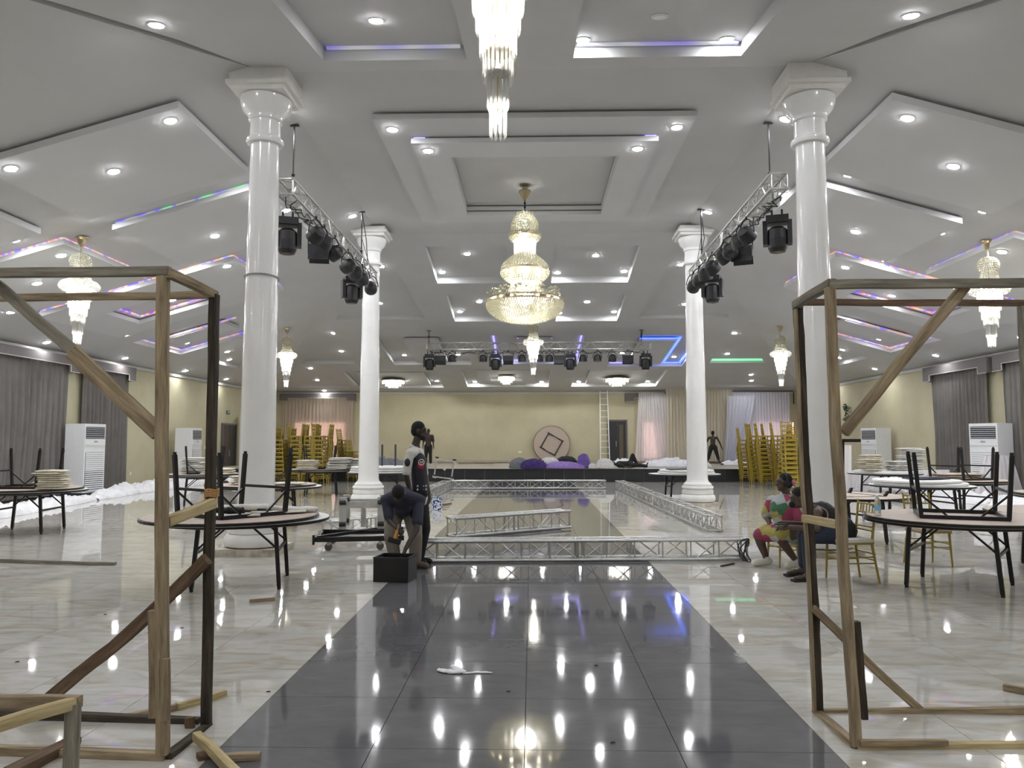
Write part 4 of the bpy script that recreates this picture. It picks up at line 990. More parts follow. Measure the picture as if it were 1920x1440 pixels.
def stack(x, y, rz, n, dx, dy, grp, where, m, dz=.152):
    dx *= .5; dy *= .5
    for k in range(n):
        if (m.name) not in stack_me:
            o = allc.build('stacked_chair', m); stack_me[m.name] = o.data
        else: o = bpy.data.objects.new('stacked_chair', stack_me[m.name]); COL.objects.link(o)
        o.location = (x + dx * k, y + dy * k, dz * k); o.rotation_euler = (0, 0, rz)
        tag(o, 'gold chair, %s up in the %s' % (ORD[k], where), 'chair', grp)
stack_me = {}
R_where = ['right group stack nearest the stage', 'second stack from the stage', 'third stack from the stage', 'fourth stack from the stage', 'fifth stack from the stage', 'stack right behind the seated woman', 'stack behind the rightmost stack', 'short rightmost stack', 'stack between the second and third from the stage', 'stack between the third and fourth from the stage', 'stack behind the fifth from the stage']
for k, (x, y, rz, n, dx, dy) in enumerate([(8.35, 30.2, 1.5, 9, -.028, 0), (8.75, 30.0, 1.5, 10, -.028, 0), (8.6, 28.6, 1.5, 10, -.03, 0), (9.05, 28.2, 1.45, 10, -.03, 0), (8.85, 27.2, -1.4, 9, .028, 0), (8.62, 26.0, .0, 10, 0, .02), (9.3, 27.6, -1.5, 10, .022, 0), (9.35, 26.4, .1, 7, .01, .02), (8.45, 29.3, 1.5, 10, -.028, 0), (8.95, 29.0, 1.45, 10, -.028, 0), (9.2, 28.6, -1.45, 10, .02, 0)]):
    stack(x, y, rz, n, dx, dy, 'gold chairs in the ' + R_where[k], R_where[k], m_goldd)
kk = 0
for j, (yy, xs) in enumerate([(28.9, [-7.95, -8.45, -8.95, -9.45, -9.95]), (29.6, [-8.1, -8.6, -9.1, -9.6, -10.1]), (30.3, [-8.2, -8.7, -9.2, -9.7, -10.2, -10.7]), (31.0, [-8.4, -8.9, -9.4, -9.9, -10.4, -10.9])]):
    for i, x in enumerate(xs):
        wh = '%s stack of the left group, %s row' % (['first', 'second', 'third', 'fourth', 'fifth', 'sixth', 'seventh'][i], ['front', 'second', 'third', 'back'][j])
        stack(x, yy, -1.5 if (i + j) % 3 else 1.5, 10 - (i > 2), .02 if (i + j) % 3 else -.02, 0, 'gold chairs in the ' + wh, wh, m_gold)
stack(-7.55, 31.5, 1.3, 9, -.05, 0, 'leaning gold chairs by the further left pillar', 'leaning stack by the further left pillar', m_gold)
stack(-7.0, 30.5, 1.2, 6, -.035, 0, 'low gold chairs by the further left pillar', 'low stack behind the further left pillar', m_gold)
# ------------------------------------------------------------------ timber
def batten_mesh(name, pts, w_, h_, m, parent=None, seed=0, rough=.004, bark=0):
    """a rough sawn stick along pts"""
    r = random.Random(seed); P_ = [Vector(p) for p in pts]; L = sum((b - a).length for a, b in zip(P_[:-1], P_[1:]))
    ns = max(4, int(L / .09)); cen = []; ac_ = 0; segs = [(a, b, (b - a).length) for a, b in zip(P_[:-1], P_[1:])]
    for i in range(ns + 1):
        t = L * i / ns; k = 0
        while k < len(segs) - 1 and t > segs[k][2]: t -= segs[k][2]; k += 1
        cen.append(segs[k][0].lerp(segs[k][1], t / segs[k][2]))
    d = (P_[-1] - P_[0]).normalized(); a = Vector((0, 0, 1)) if abs(d.z) < .9 else Vector((0, 1, 0)); u = d.cross(a).normalized(); v = u.cross(d)
    vs = []; at_ = []; fs = []; K = 8
    sec = [(-1, -1), (0, -1.0), (1, -1), (1.0, 0), (1, 1), (0, 1.0), (-1, 1), (-1.0, 0)]
    for i, c in enumerate(cen):
        s = 1 + rough * 6 * noise.noise(Vector((i * .4, seed, 1))); wob = Vector((noise.noise(Vector((i * .25, seed, 5))), noise.noise(Vector((i * .25, seed, 9))), noise.noise(Vector((i * .25, seed, 13))))) * rough * 1.5
        for k, (p, q) in enumerate(sec):
            j = 1 + bark * noise.noise(Vector((i * 1.3, k * 1.7, seed))) * 2
            ch = .93 if k % 2 == 0 else 1.0
            vs.append(c + wob + u * p * w_ / 2 * s * j * ch + v * q * h_ / 2 * s * j * ch); at_ += [L * i / ns + seed * 3.1, p * w_ / 2 + seed * .37, q * h_ / 2]
    for i in range(ns):
        for k in range(K): fs.append((i * K + k, i * K + (k + 1) % K, (i + 1) * K + (k + 1) % K, (i + 1) * K + k))
    fs.append(tuple(range(K))[::-1]); fs.append(tuple(ns * K + k for k in range(K)))
    o = MB().add(vs, fs).build(name, m, parent); A = o.data.attributes.new('wuv', 'FLOAT_VECTOR', 'POINT'); A.data.foreach_set('vector', at_)
    bm = bmesh.new(); bm.from_mesh(o.data); bmesh.ops.recalc_face_normals(bm, faces=bm.faces); bm.to_mesh(o.data); bm.free()
    return o
def timber(name, label, items, cat='frame'):
    base = Vector(items[0][0][0]); base.z = 0
    e = empty(name, base, 0, label, cat)
    for k, it in enumerate(items):
        pts, w_, h_, m = it[:4]; o = batten_mesh('batten', [Vector(p) - base for p in pts], w_, h_, m, e, seed=k + len(label), bark=it[5] if len(it) > 5 else 0)
        if len(it) > 4 and it[4]: o['label'] = it[4]
    return e
A_ = .055
YN, YR = 3.96, 4.44
xl, xr = -4.3, -1.86
timber('timber_structure', 'tall rough timber box frame standing at left beside the dark runway', [
    ([at(305, 1422, YN) + Vector((0, 0, .02)), at(303, 1000, YN), at(305, 510, YN)], .058, .05, m_wA, 'near corner post of weathered brown timber'),
    ([at(387, 1362, YR) , at(394, 950, YR), at(402, 552, YR)], .05, .055, m_wD, 'dark blackened rear corner post'),
    ([Vector((xl, YN, 2.49)), at(318, 509, YN - .0)], .05, .05, m_wG, 'grey top rail at the front'),
    ([Vector((xl, YR + .03, 2.45)), at(404, 553, YR + .03)], .04, .045, m_wA, 'tan top rail at the rear'),
    ([at(316, 512, YN - .02), at(404, 554, YR + .03)], .045, .05, m_wA, 'short top rail joining the two corner posts'),
    ([Vector((xl, YN + .12, .03)), at(310, 1420, YN)], .05, .055, m_wA, 'bottom front rail on the floor'),
    ([Vector((xl, YR + .12, .05)), at(375, 1354, YR + .02)], .05, .05, m_wD, 'dark bottom rear rail on the floor'),
    ([at(312, 1421, YN), at(390, 1363, YR)], .055, .045, m_wD, 'short dark bottom rail between the posts'),
    ([at(-60, 490, YN + .07), at(60, 590, YN + .07), at(150, 668, YN + .07)], .035, .06, m_wG, 'thin grey upper brace'),
    ([at(135, 660, YN + .03), at(215, 735, YN + .03), at(298, 812, YN + .03)], .05, .085, m_wA, 'thick brown diagonal brace nailed to the near post'),
    ([at(388, 1048, YR - .07), at(295, 1138, YR - .05), at(205, 1220, YR - .03), at(38, 1350, YR + .05)], .05, .07, m_wR, 'long dark reddish lower brace', .04),
    ([at(312, 978, YN + .04), at(400, 943, YR - .06)], .05, .055, m_wP, 'short pale yellow batten joining the posts'),
    ([at(289, 1345, YN + .06), at(288, 1145, YN + .06)], .045, .04, m_wA, 'short splice board beside the near post'),
    ([at(309, 1350, YN - .045), at(309, 1235, YN - .045)], .05, .03, m_wA, 'small board nailed to the foot of the near post'),
    ([at(357, 1365, YR - .05), at(356, 1345, YR - .05)], .05, .03, m_wR, 'small nailed block at the rear corner'),
])
rg = MB(); c_ = at(397, 930, YR)
for k in range(4): rg.path([c_ + Vector((.036 * math.cos(a), .04 * math.sin(a), .012 * k + .004 * math.sin(3 * a))) for a in [2 * PI * i / 12 for i in range(13)]], .007, 5)
rg.path([c_, c_ + Vector((-.05, -.04, -.05)), c_ + Vector((-.12, -.05, -.10))], .012, 6); rg.path([c_, c_ + Vector((-.04, 0, .05)), c_ + Vector((-.035, 0, .1)), c_ + Vector((-.01, 0, .06))], .008, 5)
tag(rg.build('binding_cloth', mat('orange_cloth', (.42, .24, .09), .8)), 'orange brown strip of cloth tied round the dark rear post', 'cloth')
K0 = Vector((-2.04, 3.46, .44))
timber('timber_structure', 'low pale and brown timber box frame cut off by the bottom left corner', [
    ([Vector((-2.04, 3.46, 0)), K0], .05, .055, m_wG, 'grey corner post'),
    ([K0 + Vector((-1.6, .02, .0)), K0 + Vector((.02, .02, 0))], .05, .055, m_wA, 'brown top rail'),
    ([K0 + Vector((0, 0, .0)), K0 + Vector((-.40, -.75, 0))], .05, .05, m_wP, 'pale yellow top side rail'),
    ([K0 + Vector((-.45, -.75, -.44)), K0 + Vector((-.42, -.76, 0))], .05, .05, m_wG, None),
    ([Vector((-3.6, 3.47, .03)), Vector((-2.04, 3.47, .03))], .05, .05, m_wA, None),
])
zz = Vector((0, 0, .03))
def loose(name, label, a, b, w_, h_, m, lift=0, seed=3, bark=0, mid=None):
    pts = [gz(*a) + Vector((0, 0, h_ / 2 + lift))] + ([gz(*mid) + Vector((0, 0, h_ / 2 + .01))] if mid else []) + [gz(*b) + Vector((0, 0, h_ / 2 + (lift if lift < .03 else 0)))]
    o = batten_mesh(name, pts, w_, h_, m, None, seed, bark=bark); return tag(o, label, 'timber')
loose('timber_offcut', 'brown timber batten lying on the floor behind the left frame', (232, 1352), (335, 1330), .04, .035, m_wA, seed=31)
loose('timber_offcut', 'pale timber batten on the floor reaching past the dark rear post', (332, 1332), (422, 1305), .045, .04, m_wP, seed=32)
loose('timber_offcut', 'small brown offcut alone on the pale tiles near the left table', (468, 1130), (515, 1126), .05, .03, m_wA, seed=33)
loose('timber_offcut', 'long crooked lath on the floor at the left edge', (-40, 1052), (216, 1060), .05, .04, m_wG, seed=34, bark=.1, mid=(90, 1058))
loose('timber_offcut', 'brown split piece on the floor inside the bottom left frame', (20, 1460), (140, 1398), .09, .05, m_wR, seed=35, bark=.15)
loose('timber_offcut', 'short batten lying half on the dark runway at the bottom left', (410, 1428), (488, 1424), .045, .035, m_wA, seed=36)
loose('timber_offcut', 'pale batten propped over another at the bottom left', (368, 1395), (450, 1475), .045, .045, m_wP, lift=.02, seed=37)
loose('timber_offcut', 'small bark chip behind the crossed battens at bottom left', (370, 1425), (402, 1418), .06, .03, m_wR, seed=38)
loose('timber_offcut', 'offcut at the right edge beyond the right frame', (1882, 1294), (1945, 1306), .05, .04, m_wA, seed=39)
loose('timber_offcut', 'short dark stick near the white clogs', (1352, 1063), (1376, 1058), .025, .02, m_wD, seed=40)
# right frame
YN, YR = 4.2, 4.74
timber('timber_structure', 'tall rough timber box frame standing at right beside the seated pair', [
    ([at(1534, 1336, YR), at(1524, 1100, YR), at(1508, 850, YR), at(1496, 575, YR)], .05, .05, m_wD, 'dark bark covered rear corner post', .12),
    ([at(1527, 1336, YR - .03), at(1517, 1100, YR - .03), at(1502, 850, YR - .03), at(1491, 580, YR - .03)], .012, .05, m_wA, 'pale sawn edge of the rear post'),
    ([at(1605, 1398, YN), at(1585, 1100, YN), at(1566, 800, YN), at(1556, 540, YN)], .05, .052, m_wA, 'near corner post of weathered timber'),
    ([at(1554, 534, YN), Vector((4.1, YN, 2.47))], .05, .05, m_wG, 'grey top rail at the front'),
    ([at(1492, 572, YR), at(1560, 530, YN)], .05, .05, m_wG, 'short top rail joining the posts'),
    ([at(1500, 567, YR + .02), Vector((4.2, YR + .02, 2.44))], .035, .04, m_wR, 'dark reddish top rail at the rear'),
    ([at(1808, 538, YN + .05), at(1700, 665, YN + .05), at(1582, 812, YN + .05)], .055, .055, m_wA, 'long round upper brace leaning to the right'),
    ([at(1524, 1140, YR - .05), at(1620, 1235, YR - .03), at(1728, 1334, YR + .02)], .05, .045, m_wA, 'lower diagonal brace'),
    ([at(1510, 972, YR - .05), at(1574, 984, YN + .05)], .05, .045, m_wP, 'short pale yellow batten joining the posts'),
    ([at(1605, 1165, YN + .05), at(1620, 1348, YN + .05)], .035, .04, m_wD, 'dark splice batten beside the near post', .1),
    ([at(1530, 1337, YR), at(1605, 1400, YN)], .055, .045, m_wA, 'bottom side rail on the floor'),
    ([at(1532, 1338, YR), Vector((4.2, YR, .04))], .05, .05, m_wA, 'bottom rear rail on the floor'),
    ([at(1605, 1403, YN), Vector((4.1, YN + .08, .03))], .05, .04, m_wP, 'bottom front rail on the floor'),
    ([at(1612, 1392, YN - .03), at(1775, 1392, YN - .01)], .03, .03, m_wA, None),
    ([Vector((2.99, YR, 0)), at(1918, 575, YR)], .05, .05, m_wG, 'far rear post at the right edge'),
])
# laths on the stage
for k, (a, b, m) in enumerate([((812, 868), (870, 866), m_wA), ((835, 866), (925, 872), m_wP), ((828, 870), (955, 866), m_wA), ((860, 873), (962, 871), m_wR)]):
    p = gz(*a, .5); q = gz(*b, .5); p.y = min(p.y, 39); q.y = min(q.y, 39)
    tag(batten_mesh('lath', [p + Vector((0, 0, .03 + .02 * k)), q + Vector((0, 0, .03 + .02 * k))], .06, .03, m, None, 50 + k), ['lath lying at the left end of the stage heap', 'palest yellow lath lying on the stage', 'longest brown lath lying on the stage', 'reddish lath lying nearest the stage edge'][k], 'timber')
p = gz(838, 950); 
for k in range(3): tag(batten_mesh('stick', [gz(818 + 6 * k, 949 + k) + Vector((0, 0, .02 + .02 * k)), gz(846 - 4 * k, 945 + 3 * k) + Vector((0, 0, .02 + .02 * k))], .05, .025, m_wR, None, 60 + k), ['topmost', 'middle', 'lowest'][k] + ' dark stick on the floor right of the paint tin', 'timber')

# ------------------------------------------------------------------ cloth heaps
def heap(name, pts, width, height, m, label, cat='fabric heap', seed=1, z0=0.0, dens=.055, rough=1.0, kind=None):
    """crumpled cloth lying along a path, humped and noisy"""
    P_ = [Vector((*p[:2], 0)) for p in pts]; L = sum((b - a).length for a, b in zip(P_[:-1], P_[1:])); n = max(6, int(L / dens)); k = 26
    cen = []; segs = [(a, b, (b - a).length) for a, b in zip(P_[:-1], P_[1:])]
    for i in range(n + 1):
        t = L * i / n; j = 0
        while j < len(segs) - 1 and t > segs[j][2]: t -= segs[j][2]; j += 1
        cen.append((segs[j][0].lerp(segs[j][1], t / segs[j][2]), (segs[j][1] - segs[j][0]).normalized()))
    vs = []; fs = []
    for i, (c, d) in enumerate(cen):
        u = Vector((-d.y, d.x, 0)); e1 = math.sin(PI * min(1, max(0.02, i / n))) ** .35
        wv = width * (1 + .3 * noise.noise(Vector((i * .17, seed, 0)))) * e1
        for j in range(k + 1):
            s = j / k * 2 - 1; p = c + u * s * wv / 2
            hh = height * (1 - s * s) ** .45 * e1; q = Vector((p.x, p.y, seed))
            hh *= .42 + rough * (.42 * noise.noise(q * 1.7) + .55 * abs(noise.noise(q * 4.1)) + .42 * abs(noise.noise(q * 8.7)))
            vs.append((p.x, p.y, z0 + max(.004, hh)))
    for i in range(n):
        for j in range(k): a = i * (k + 1) + j; fs.append((a, a + 1, a + k + 2, a + k + 1))
    N = len(vs); vs += [(v[0], v[1], z0 + .001) for v in vs]
    for i in range(n):
        for j in range(k): a = N + i * (k + 1) + j; fs.append((a + 1, a, a + k + 1, a + k + 2))
    o = MB().add(vs, fs).build(name, m, smooth=True); return tag(o, label, cat, None, kind)
heap('tulle_heap', [(-11.2, 14.5), (-11.9, 18.5), (-12.3, 21.5)], 1.0, .28, m_tulle, 'white tulle lying in folds along the left wall before the nearest air conditioner', seed=2)
heap('tulle_heap', [(-12.0, 20.8), (-12.6, 23.5), (-12.7, 27.0), (-12.4, 30.5)], 1.1, .36, m_tulle, 'white tulle heap running between the two left air conditioners', seed=3)
heap('tulle_heap', [(-11.8, 29.5), (-10.6, 31.3), (-9.2, 31.0)], 1.2, .5, m_tulle, 'white tulle heap behind the nearest left pillar', seed=4)
heap('tulle_heap', [(8.2, 23.2), (10.5, 22.6), (12.3, 20.2), (12.3, 17.5)], 1.8, .32, m_tulle, 'white tulle spread below the tables at right', seed=5)
heap('tulle_heap', [(9.6, 29.5), (11.5, 27.0), (12.2, 23.8)], 1.4, .4, m_tulle, 'white tulle heap behind the far right linen table', seed=6)
curtain('tulle_drape', (12.45, 21.6), (13.35, 21.85), .02, 1.22, m_shW, 'white tulle draped over the lower front of the large right air conditioner', folds=7, amp=.05, seed=21, flare=.9, cat='drape')
curtain('tulle_drape', (9.0, 22.75), (12.2, 22.9), .02, .78, m_shW, 'white tulle skirt hanging behind the tables at right', folds=14, amp=.06, seed=22, cat='drape')
curtain('tulle_drape', (8.2, 23.3), (9.1, 22.2), .02, 1.5, m_shW, 'white tulle draped down beside the right pillar', folds=6, amp=.06, seed=23, cat='drape')
m_pur = mat('dark_purple_cloth', (.045, .02, .14), .8, var=.2); m_lil = mat('lilac_cloth', (.30, .20, .52), .8, var=.15); m_pu2 = mat('purple_cloth', (.15, .09, .33), .8, var=.15)
m_gry = mat('grey_cloth', (.17, .18, .2), .8); m_blc = mat('black_cloth', (.012, .012, .014), .8)
def sb(px, py, Y=None):
    p = gz(px, py, .5); return (p.x, p.y)
def bundle(name, px, Y, w_, d_, h, m, label, seed, peak=0):
    x = at(px, 870, Y).x; mb = MB(); n = 56; k = 22; vs = []; fs = []
    for i in range(k + 1):
        t = i / k; r = math.sin(PI * .5 * (1 - t)) ** .7 if t < 1 else 0
        z = h * (math.sin(PI / 2 * t) ** 1.1)
        for j in range(n):
            a = 2 * PI * j / n; q = Vector((math.cos(a) * 1.3, math.sin(a) * 1.3, seed + t * 1.4)); f = 1 + .16 * noise.noise(q * 1.6) + .16 * abs(noise.noise(q * 4)) - .1 * abs(noise.noise(q * 8))
            vs.append((x + w_ / 2 * r * f * math.cos(a) + peak * t, Y + d_ / 2 * r * f * math.sin(a), .5 + z * (1 + .12 * noise.noise(q * 3) - .12 * abs(noise.noise(q * 6)))))
    for i in range(k):
        for j in range(n): fs.append((i * n + j, i * n + (j + 1) % n, (i + 1) * n + (j + 1) % n, (i + 1) * n + j))
    fs.append(tuple(range(n))[::-1])
    return tag(mb.add(vs, fs).build(name, m, smooth=True), label, 'bundle')
bundle('cloth_bundle', 974, 32.4, .85, .7, .42, m_gry, 'grey cloth bundle at the left end of the row on the stage', 1)
bundle('cloth_bundle', 1001, 32.0, 1.15, .75, .38, m_pur, 'dark purple cloth bundle on the stage edge', 2)
bundle('cloth_bundle', 1031, 33.0, .9, .7, .42, m_linen, 'white cloth bundle between the purple ones on the stage', 3)
bundle('cloth_bundle', 1062, 33.4, 1.05, .7, .46, m_blc, 'black cloth bundle behind the lilac one on the stage', 4)
bundle('cloth_bundle', 1056, 32.0, 1.7, .75, .27, m_lil, 'wide lilac cloth bundle on the stage edge', 5)
bundle('cloth_bundle', 1094, 32.3, .6, .5, .58, m_pu2, 'pointed purple cloth bundle on the stage', 6)
bundle('cloth_bundle', 1112, 32.0, .4, .4, .2, m_linen, 'small white cloth bundle beside the big white one on the stage', 7)
bundle('cloth_bundle', 1134, 31.9, .8, .6, .4, m_linen, 'big round white sack-like bundle on the stage edge', 8)
heap('cloth_heap', [(3.6, 35.5), (4.8, 36.3)], 1.4, .38, m_tulle, 'white tulle heap on the stage behind the lying person', seed=8, z0=.5)
heap('cloth_heap', [(4.9, 34.3), (6.3, 34.8), (8.0, 34.5)], 1.6, .42, m_tulle, 'white tulle spread on the stage below the white sheers', seed=9, z0=.5)
heap('cloth_heap', [(9.0, 36.8), (10.4, 37.3)], .8, .3, m_tulle, 'white tulle at the feet of the shirtless man on the stage', seed=10, z0=.5)
heap('cloth_heap', [(-8.4, 34.0), (-6.8, 33.8), (-5.4, 34.2)], 1.5, .5, m_gry, 'grey cloth heap on the stage behind the upright posts', seed=11, z0=.5)
# cloth on the runway
rag([gz(822, 1258), gz(845, 1262), gz(868, 1262)], .035, .01, m_tulle, 'cloth_strip', 'white knotted cloth strip lying on the dark runway', 'cloth', 8)
for o in (rag([gz(848, 1252), gz(858, 1258), gz(872, 1264)], .03, .012, m_tulle, 'cloth_strip', 'loop of white cloth beside the knotted strip on the runway', 'cloth', 9), rag([gz(868, 1264), gz(895, 1262), gz(923, 1263)], .014, .006, m_tulle, 'cloth_strip', 'thin white tail of cloth on the dark runway', 'cloth', 10)): pass
for k, (x, y) in enumerate([(953, 1297), (1118, 1249), (1149, 1394), (32, 1242), (341, 1178), (197, 1153), (503, 1298), (1770, 1042)]):
    c = gz(x, y); tag(batten_mesh('debris_chip', [c + Vector((-.012, 0, .004)), c + Vector((.012, .006, .004))], .008, .006, m_wD, None, 70 + k), 'tiny dark chip of debris ' + ['left of the runway centre joint', 'on the runway right of centre', 'on the runway near the bottom right', 'on pale tiles at the far left', 'beside the foot of the long lower brace', 'on pale tiles above the lower brace', 'on pale tiles beside the runway edge', 'under the right front table'][k], 'debris')

# ------------------------------------------------------------------ things on the floor
e = empty('crate', gz(736, 1092) + Vector((0, .17, 0)), D2(-8), 'black open crate on the floor in front of the bending man', 'crate')
cw, cdp, chh, t_ = .40, .34, .27, .015
for n_, c_, d_ in (('side_panel', (-cw / 2, 0, chh / 2), (t_, cdp, chh)), ('side_panel', (cw / 2, 0, chh / 2), (t_, cdp, chh)), ('front_panel', (0, -cdp / 2, chh / 2), (cw, t_, chh)), ('back_panel', (0, cdp / 2, chh / 2), (cw, t_, chh)), ('bottom_panel', (0, 0, .01), (cw, cdp, .02))):
    MB().box(c_, d_).build(n_, m_blk, e)
rm = MB()
for s in (-1, 1): rm.bar((s * cw / 2, -cdp / 2, chh), (s * cw / 2, cdp / 2, chh), .022, .02); rm.bar((-cw / 2, s * cdp / 2, chh), (cw / 2, s * cdp / 2, chh), .022, .02)
rm.build('rim', m_fix, e)
e = empty('paint_tin', gz(818, 957) + Vector((0, .12, 0)), 0, 'paint tin spattered white and blue behind the standing man', 'tin')
def tin_mat():
    m, nt, b = nm('tin_spatter'); N = nt.nodes; L = nt.links; n = N.new('ShaderNodeTexNoise'); n.inputs['Scale'].default_value = 6; r = N.new('ShaderNodeValToRGB'); r.color_ramp.interpolation = 'CONSTANT'; e_ = r.color_ramp.elements
    e_[0].color = (.02, .02, .03, 1); e_[1].position = .5; e_[1].color = (.55, .6, .7, 1); q = e_.new(.46); q.color = (.1, .14, .4, 1); L.new(n.outputs['Fac'], r.inputs[0]); L.new(r.outputs[0], b.inputs['Base Color']); return m
MB().lathe([(.12, 0), (.12, .29), (.125, .3), (.11, .3), (.11, .28)], 24).build('can', tin_mat(), e)
h_ = MB().path([Vector((.125 * math.cos(a), 0, .27 + .1 * math.sin(a))) for a in [PI * k / 10 for k in range(11)]], .005, 5).build('handle', m_alu, e)
# dolly with sleeve block
e = empty('wheeled_dolly', (-2.62, 11.85, 0), D2(10), 'black wheeled dolly of crossed steel bars behind the bending man', 'dolly')
for a, b in (((-.62, -.45), (.62, -.45)), ((-.62, .45), (.62, .45)), ((-.62, -.45), (-.62, .45)), ((.62, -.45), (.62, .45))): MB().bar((*a, .17), (*b, .17), .06, .07).build('beam', m_blk, e)
for a, b in (((-.6, -.43), (.6, .43)), ((-.6, .43), (.6, -.43))): MB().bar((*a, .2), (*b, .26), .045, .045).build('cross_beam', m_blk, e)
MB().box((-.66, -.45, .17), (.03, .1, .14)).build('end_plate', m_blk, e)
for x, y in ((-.45, -.4), (.3, -.4), (-.45, .4), (.45, .4)):
    w2 = empty('caster', (x, y, 0)); w2.parent = e
    MB().tube((0, -.02, .055), (0, .02, .055), .055, 16).build('wheel', mat('grey_rubber', (.1, .09, .08), .7), w2); MB().box((0, 0, .11), (.05, .06, .06)).build('fork', m_alup, w2)
def sleeve(loc, rz, s, label, flat=True):
    e = empty('sleeve_block', loc, rz, label, 'truss sleeve')
    for x in (-.3, .3):
        for y in (-.3, .3):
            MB().bar((x * s, y * s, 0), (x * s, y * s, .5 * s), .11 * s, .06 * s).build('corner_plate', m_alup, e)
            r_ = MB()
            for z in (.08, .42): r_.tube((x * s - .05 * s, y * s - .05 * s, z * s), (x * s + .05 * s, y * s - .05 * s, z * s), .035 * s, 12)
            stuff(r_.build('rollers', m_fix, e))
    for z in (.38,):
        for a, b in (((-.3, -.3), (.3, -.3)), ((.3, -.3), (.3, .3)), ((.3, .3), (-.3, .3)), ((-.3, .3), (-.3, -.3))): MB().bar((a[0] * s, a[1] * s, z * s), (b[0] * s, b[1] * s, z * s), .04 * s, .1 * s).build('side_plate', m_alup, e)
    MB().tube((0, 0, 0), (0, 0, .45 * s), .04, 10).build('post', m_alup, e)
    return e
sleeve((-2.62, 12.0, .28), D2(8), .95, 'grey metal sleeve block with rollers sitting on the black dolly')
s2 = sleeve((-2.95, 25.9, .82), 0, 1.0, 'grey metal sleeve block standing on edge on the far left truss corner'); s2.rotation_euler = (D2(-90), D2(8), D2(10)); s2.location = (-2.95, 26.1, .66)
# bottle
e = empty('water_bottle', (0, 0, 0), 0, 'clear plastic water bottle with a blue label on the right front table', 'bottle'); c_ = gz(1646, 965, .79); e.location = (c_.x, c_.y, .745)
gm, nt, b = nm('clear_plastic'); setp(b, Base_Color=(.85, .9, .92, 1), Roughness=.08, Transmission_Weight=.85, IOR=1.25)
MB().lathe([(.031, 0), (.034, .01), (.034, .17), (.03, .2), (.014, .235), (.013, .25)], 20).build('bottle_body', gm, e)
MB().lathe([(.0345, .09), (.0345, .15)], 20).build('label_band', mat('blue_label', (.25, .5, .7), .4), e); MB().lathe([(.016, .25), (.016, .268)], 16).build('screw_cap', m_white, e)
# plant sprig on the right wall
e = empty('wall_plant', (XW - .05, 33.9, 3.05), 0, 'small green sprig hanging on the right wall', 'plant')
for k in range(46):
    r = random.Random(k); c_ = Vector((-.08 + r.uniform(-.1, .03), r.uniform(-.2, .2), r.uniform(-.55, .2))); R_ = Matrix.Rotation(r.uniform(0, 6), 3, 'X') @ Matrix.Rotation(r.uniform(-1, 1), 3, 'Y')
    MB().ball(c_, (.012, .035, .09), 0, 1, R_).build('leaf', mat('leaf_green', (.04, .08, .025), .6) if k == 0 else bpy.data.materials['leaf_green'], e)
MB().path([Vector((0, 0, .1)), Vector((-.05, 0, -.2)), Vector((-.08, .03, -.5))], .01, 5).build('stem', bpy.data.materials['leaf_green'], e)
tag(MB().box((XW - .03, 37.2, 1.75), (.05, .9, 1.7)).build('wall_picture', mat('dull_panel', (.2, .19, .17), .5)), 'dull grey panel on the right wall behind the timber post', 'panel')
# ------------------------------------------------------------------ people
def organic(name, prims, m, parent, voxel=.009, it=3):
    """union of tapered limbs and ellipsoids, remeshed into one skin"""
    mb = MB()
    for p in prims:
        if p[0] == 'c':
            _, a, b, r1, r2 = p; a = Vector(a); b = Vector(b)
            if (b - a).length > 1e-4: mb.tube(a, b, r1, 14, 0, r2)
            mb.ball(a, r1, 0, 2); mb.ball(b, r2, 0, 2)
        else:
            _, c, r, R_ = (list(p) + [None])[:4]; mb.ball(c, r, 0, 3, R_)
    o = mb.build(name + '_tmp', m)
    md = o.modifiers.new('r', 'REMESH'); md.mode = 'VOXEL'; md.voxel_size = voxel; md.use_smooth_shade = True
    s = o.modifiers.new('s', 'SMOOTH'); s.iterations = it; s.factor = .5
    dg = bpy.context.evaluated_depsgraph_get(); me = bpy.data.meshes.new_from_object(o.evaluated_get(dg)); me.name = name
    bpy.data.objects.remove(o)
    n = bpy.data.objects.new(name, me); COL.objects.link(n); n.parent = parent
    me.materials.clear(); me.materials.append(m); me.polygons.foreach_set('use_smooth', [True] * len(me.polygons)); return n
def basis(f, u):
    f = Vector(f).normalized(); s = f.cross(Vector(u)).normalized(); u = s.cross(f); return f, s, u   # forward, right, up
def head_prims(c, f, u, k=1.0):
    f, s, u = basis(f, u); R_ = Matrix((s, f, u)).transposed(); c = Vector(c)
    P = [('e', c + u * .02 * k - f * .012 * k, (.074 * k, .092 * k, .098 * k), R_), ('e', c - u * .05 * k + f * .022 * k, (.054 * k, .066 * k, .066 * k), R_),
         ('c', c + f * .083 * k + u * .018 * k, c + f * .102 * k - u * .018 * k, .009 * k, .016 * k), ('e', c + f * .088 * k - u * .052 * k, (.024 * k, .012 * k, .012 * k), R_),
         ('e', c + f * .075 * k - u * .085 * k, (.026 * k, .02 * k, .02 * k), R_), ('c', c + f * .08 * k + u * .04 * k + s * .03 * k, c + f * .08 * k + u * .04 * k - s * .03 * k, .012 * k, .012 * k)]
    for q in (-1, 1): P.append(('e', c + s * q * .077 * k - f * .01 * k, (.012 * k, .02 * k, .032 * k), R_))
    return P
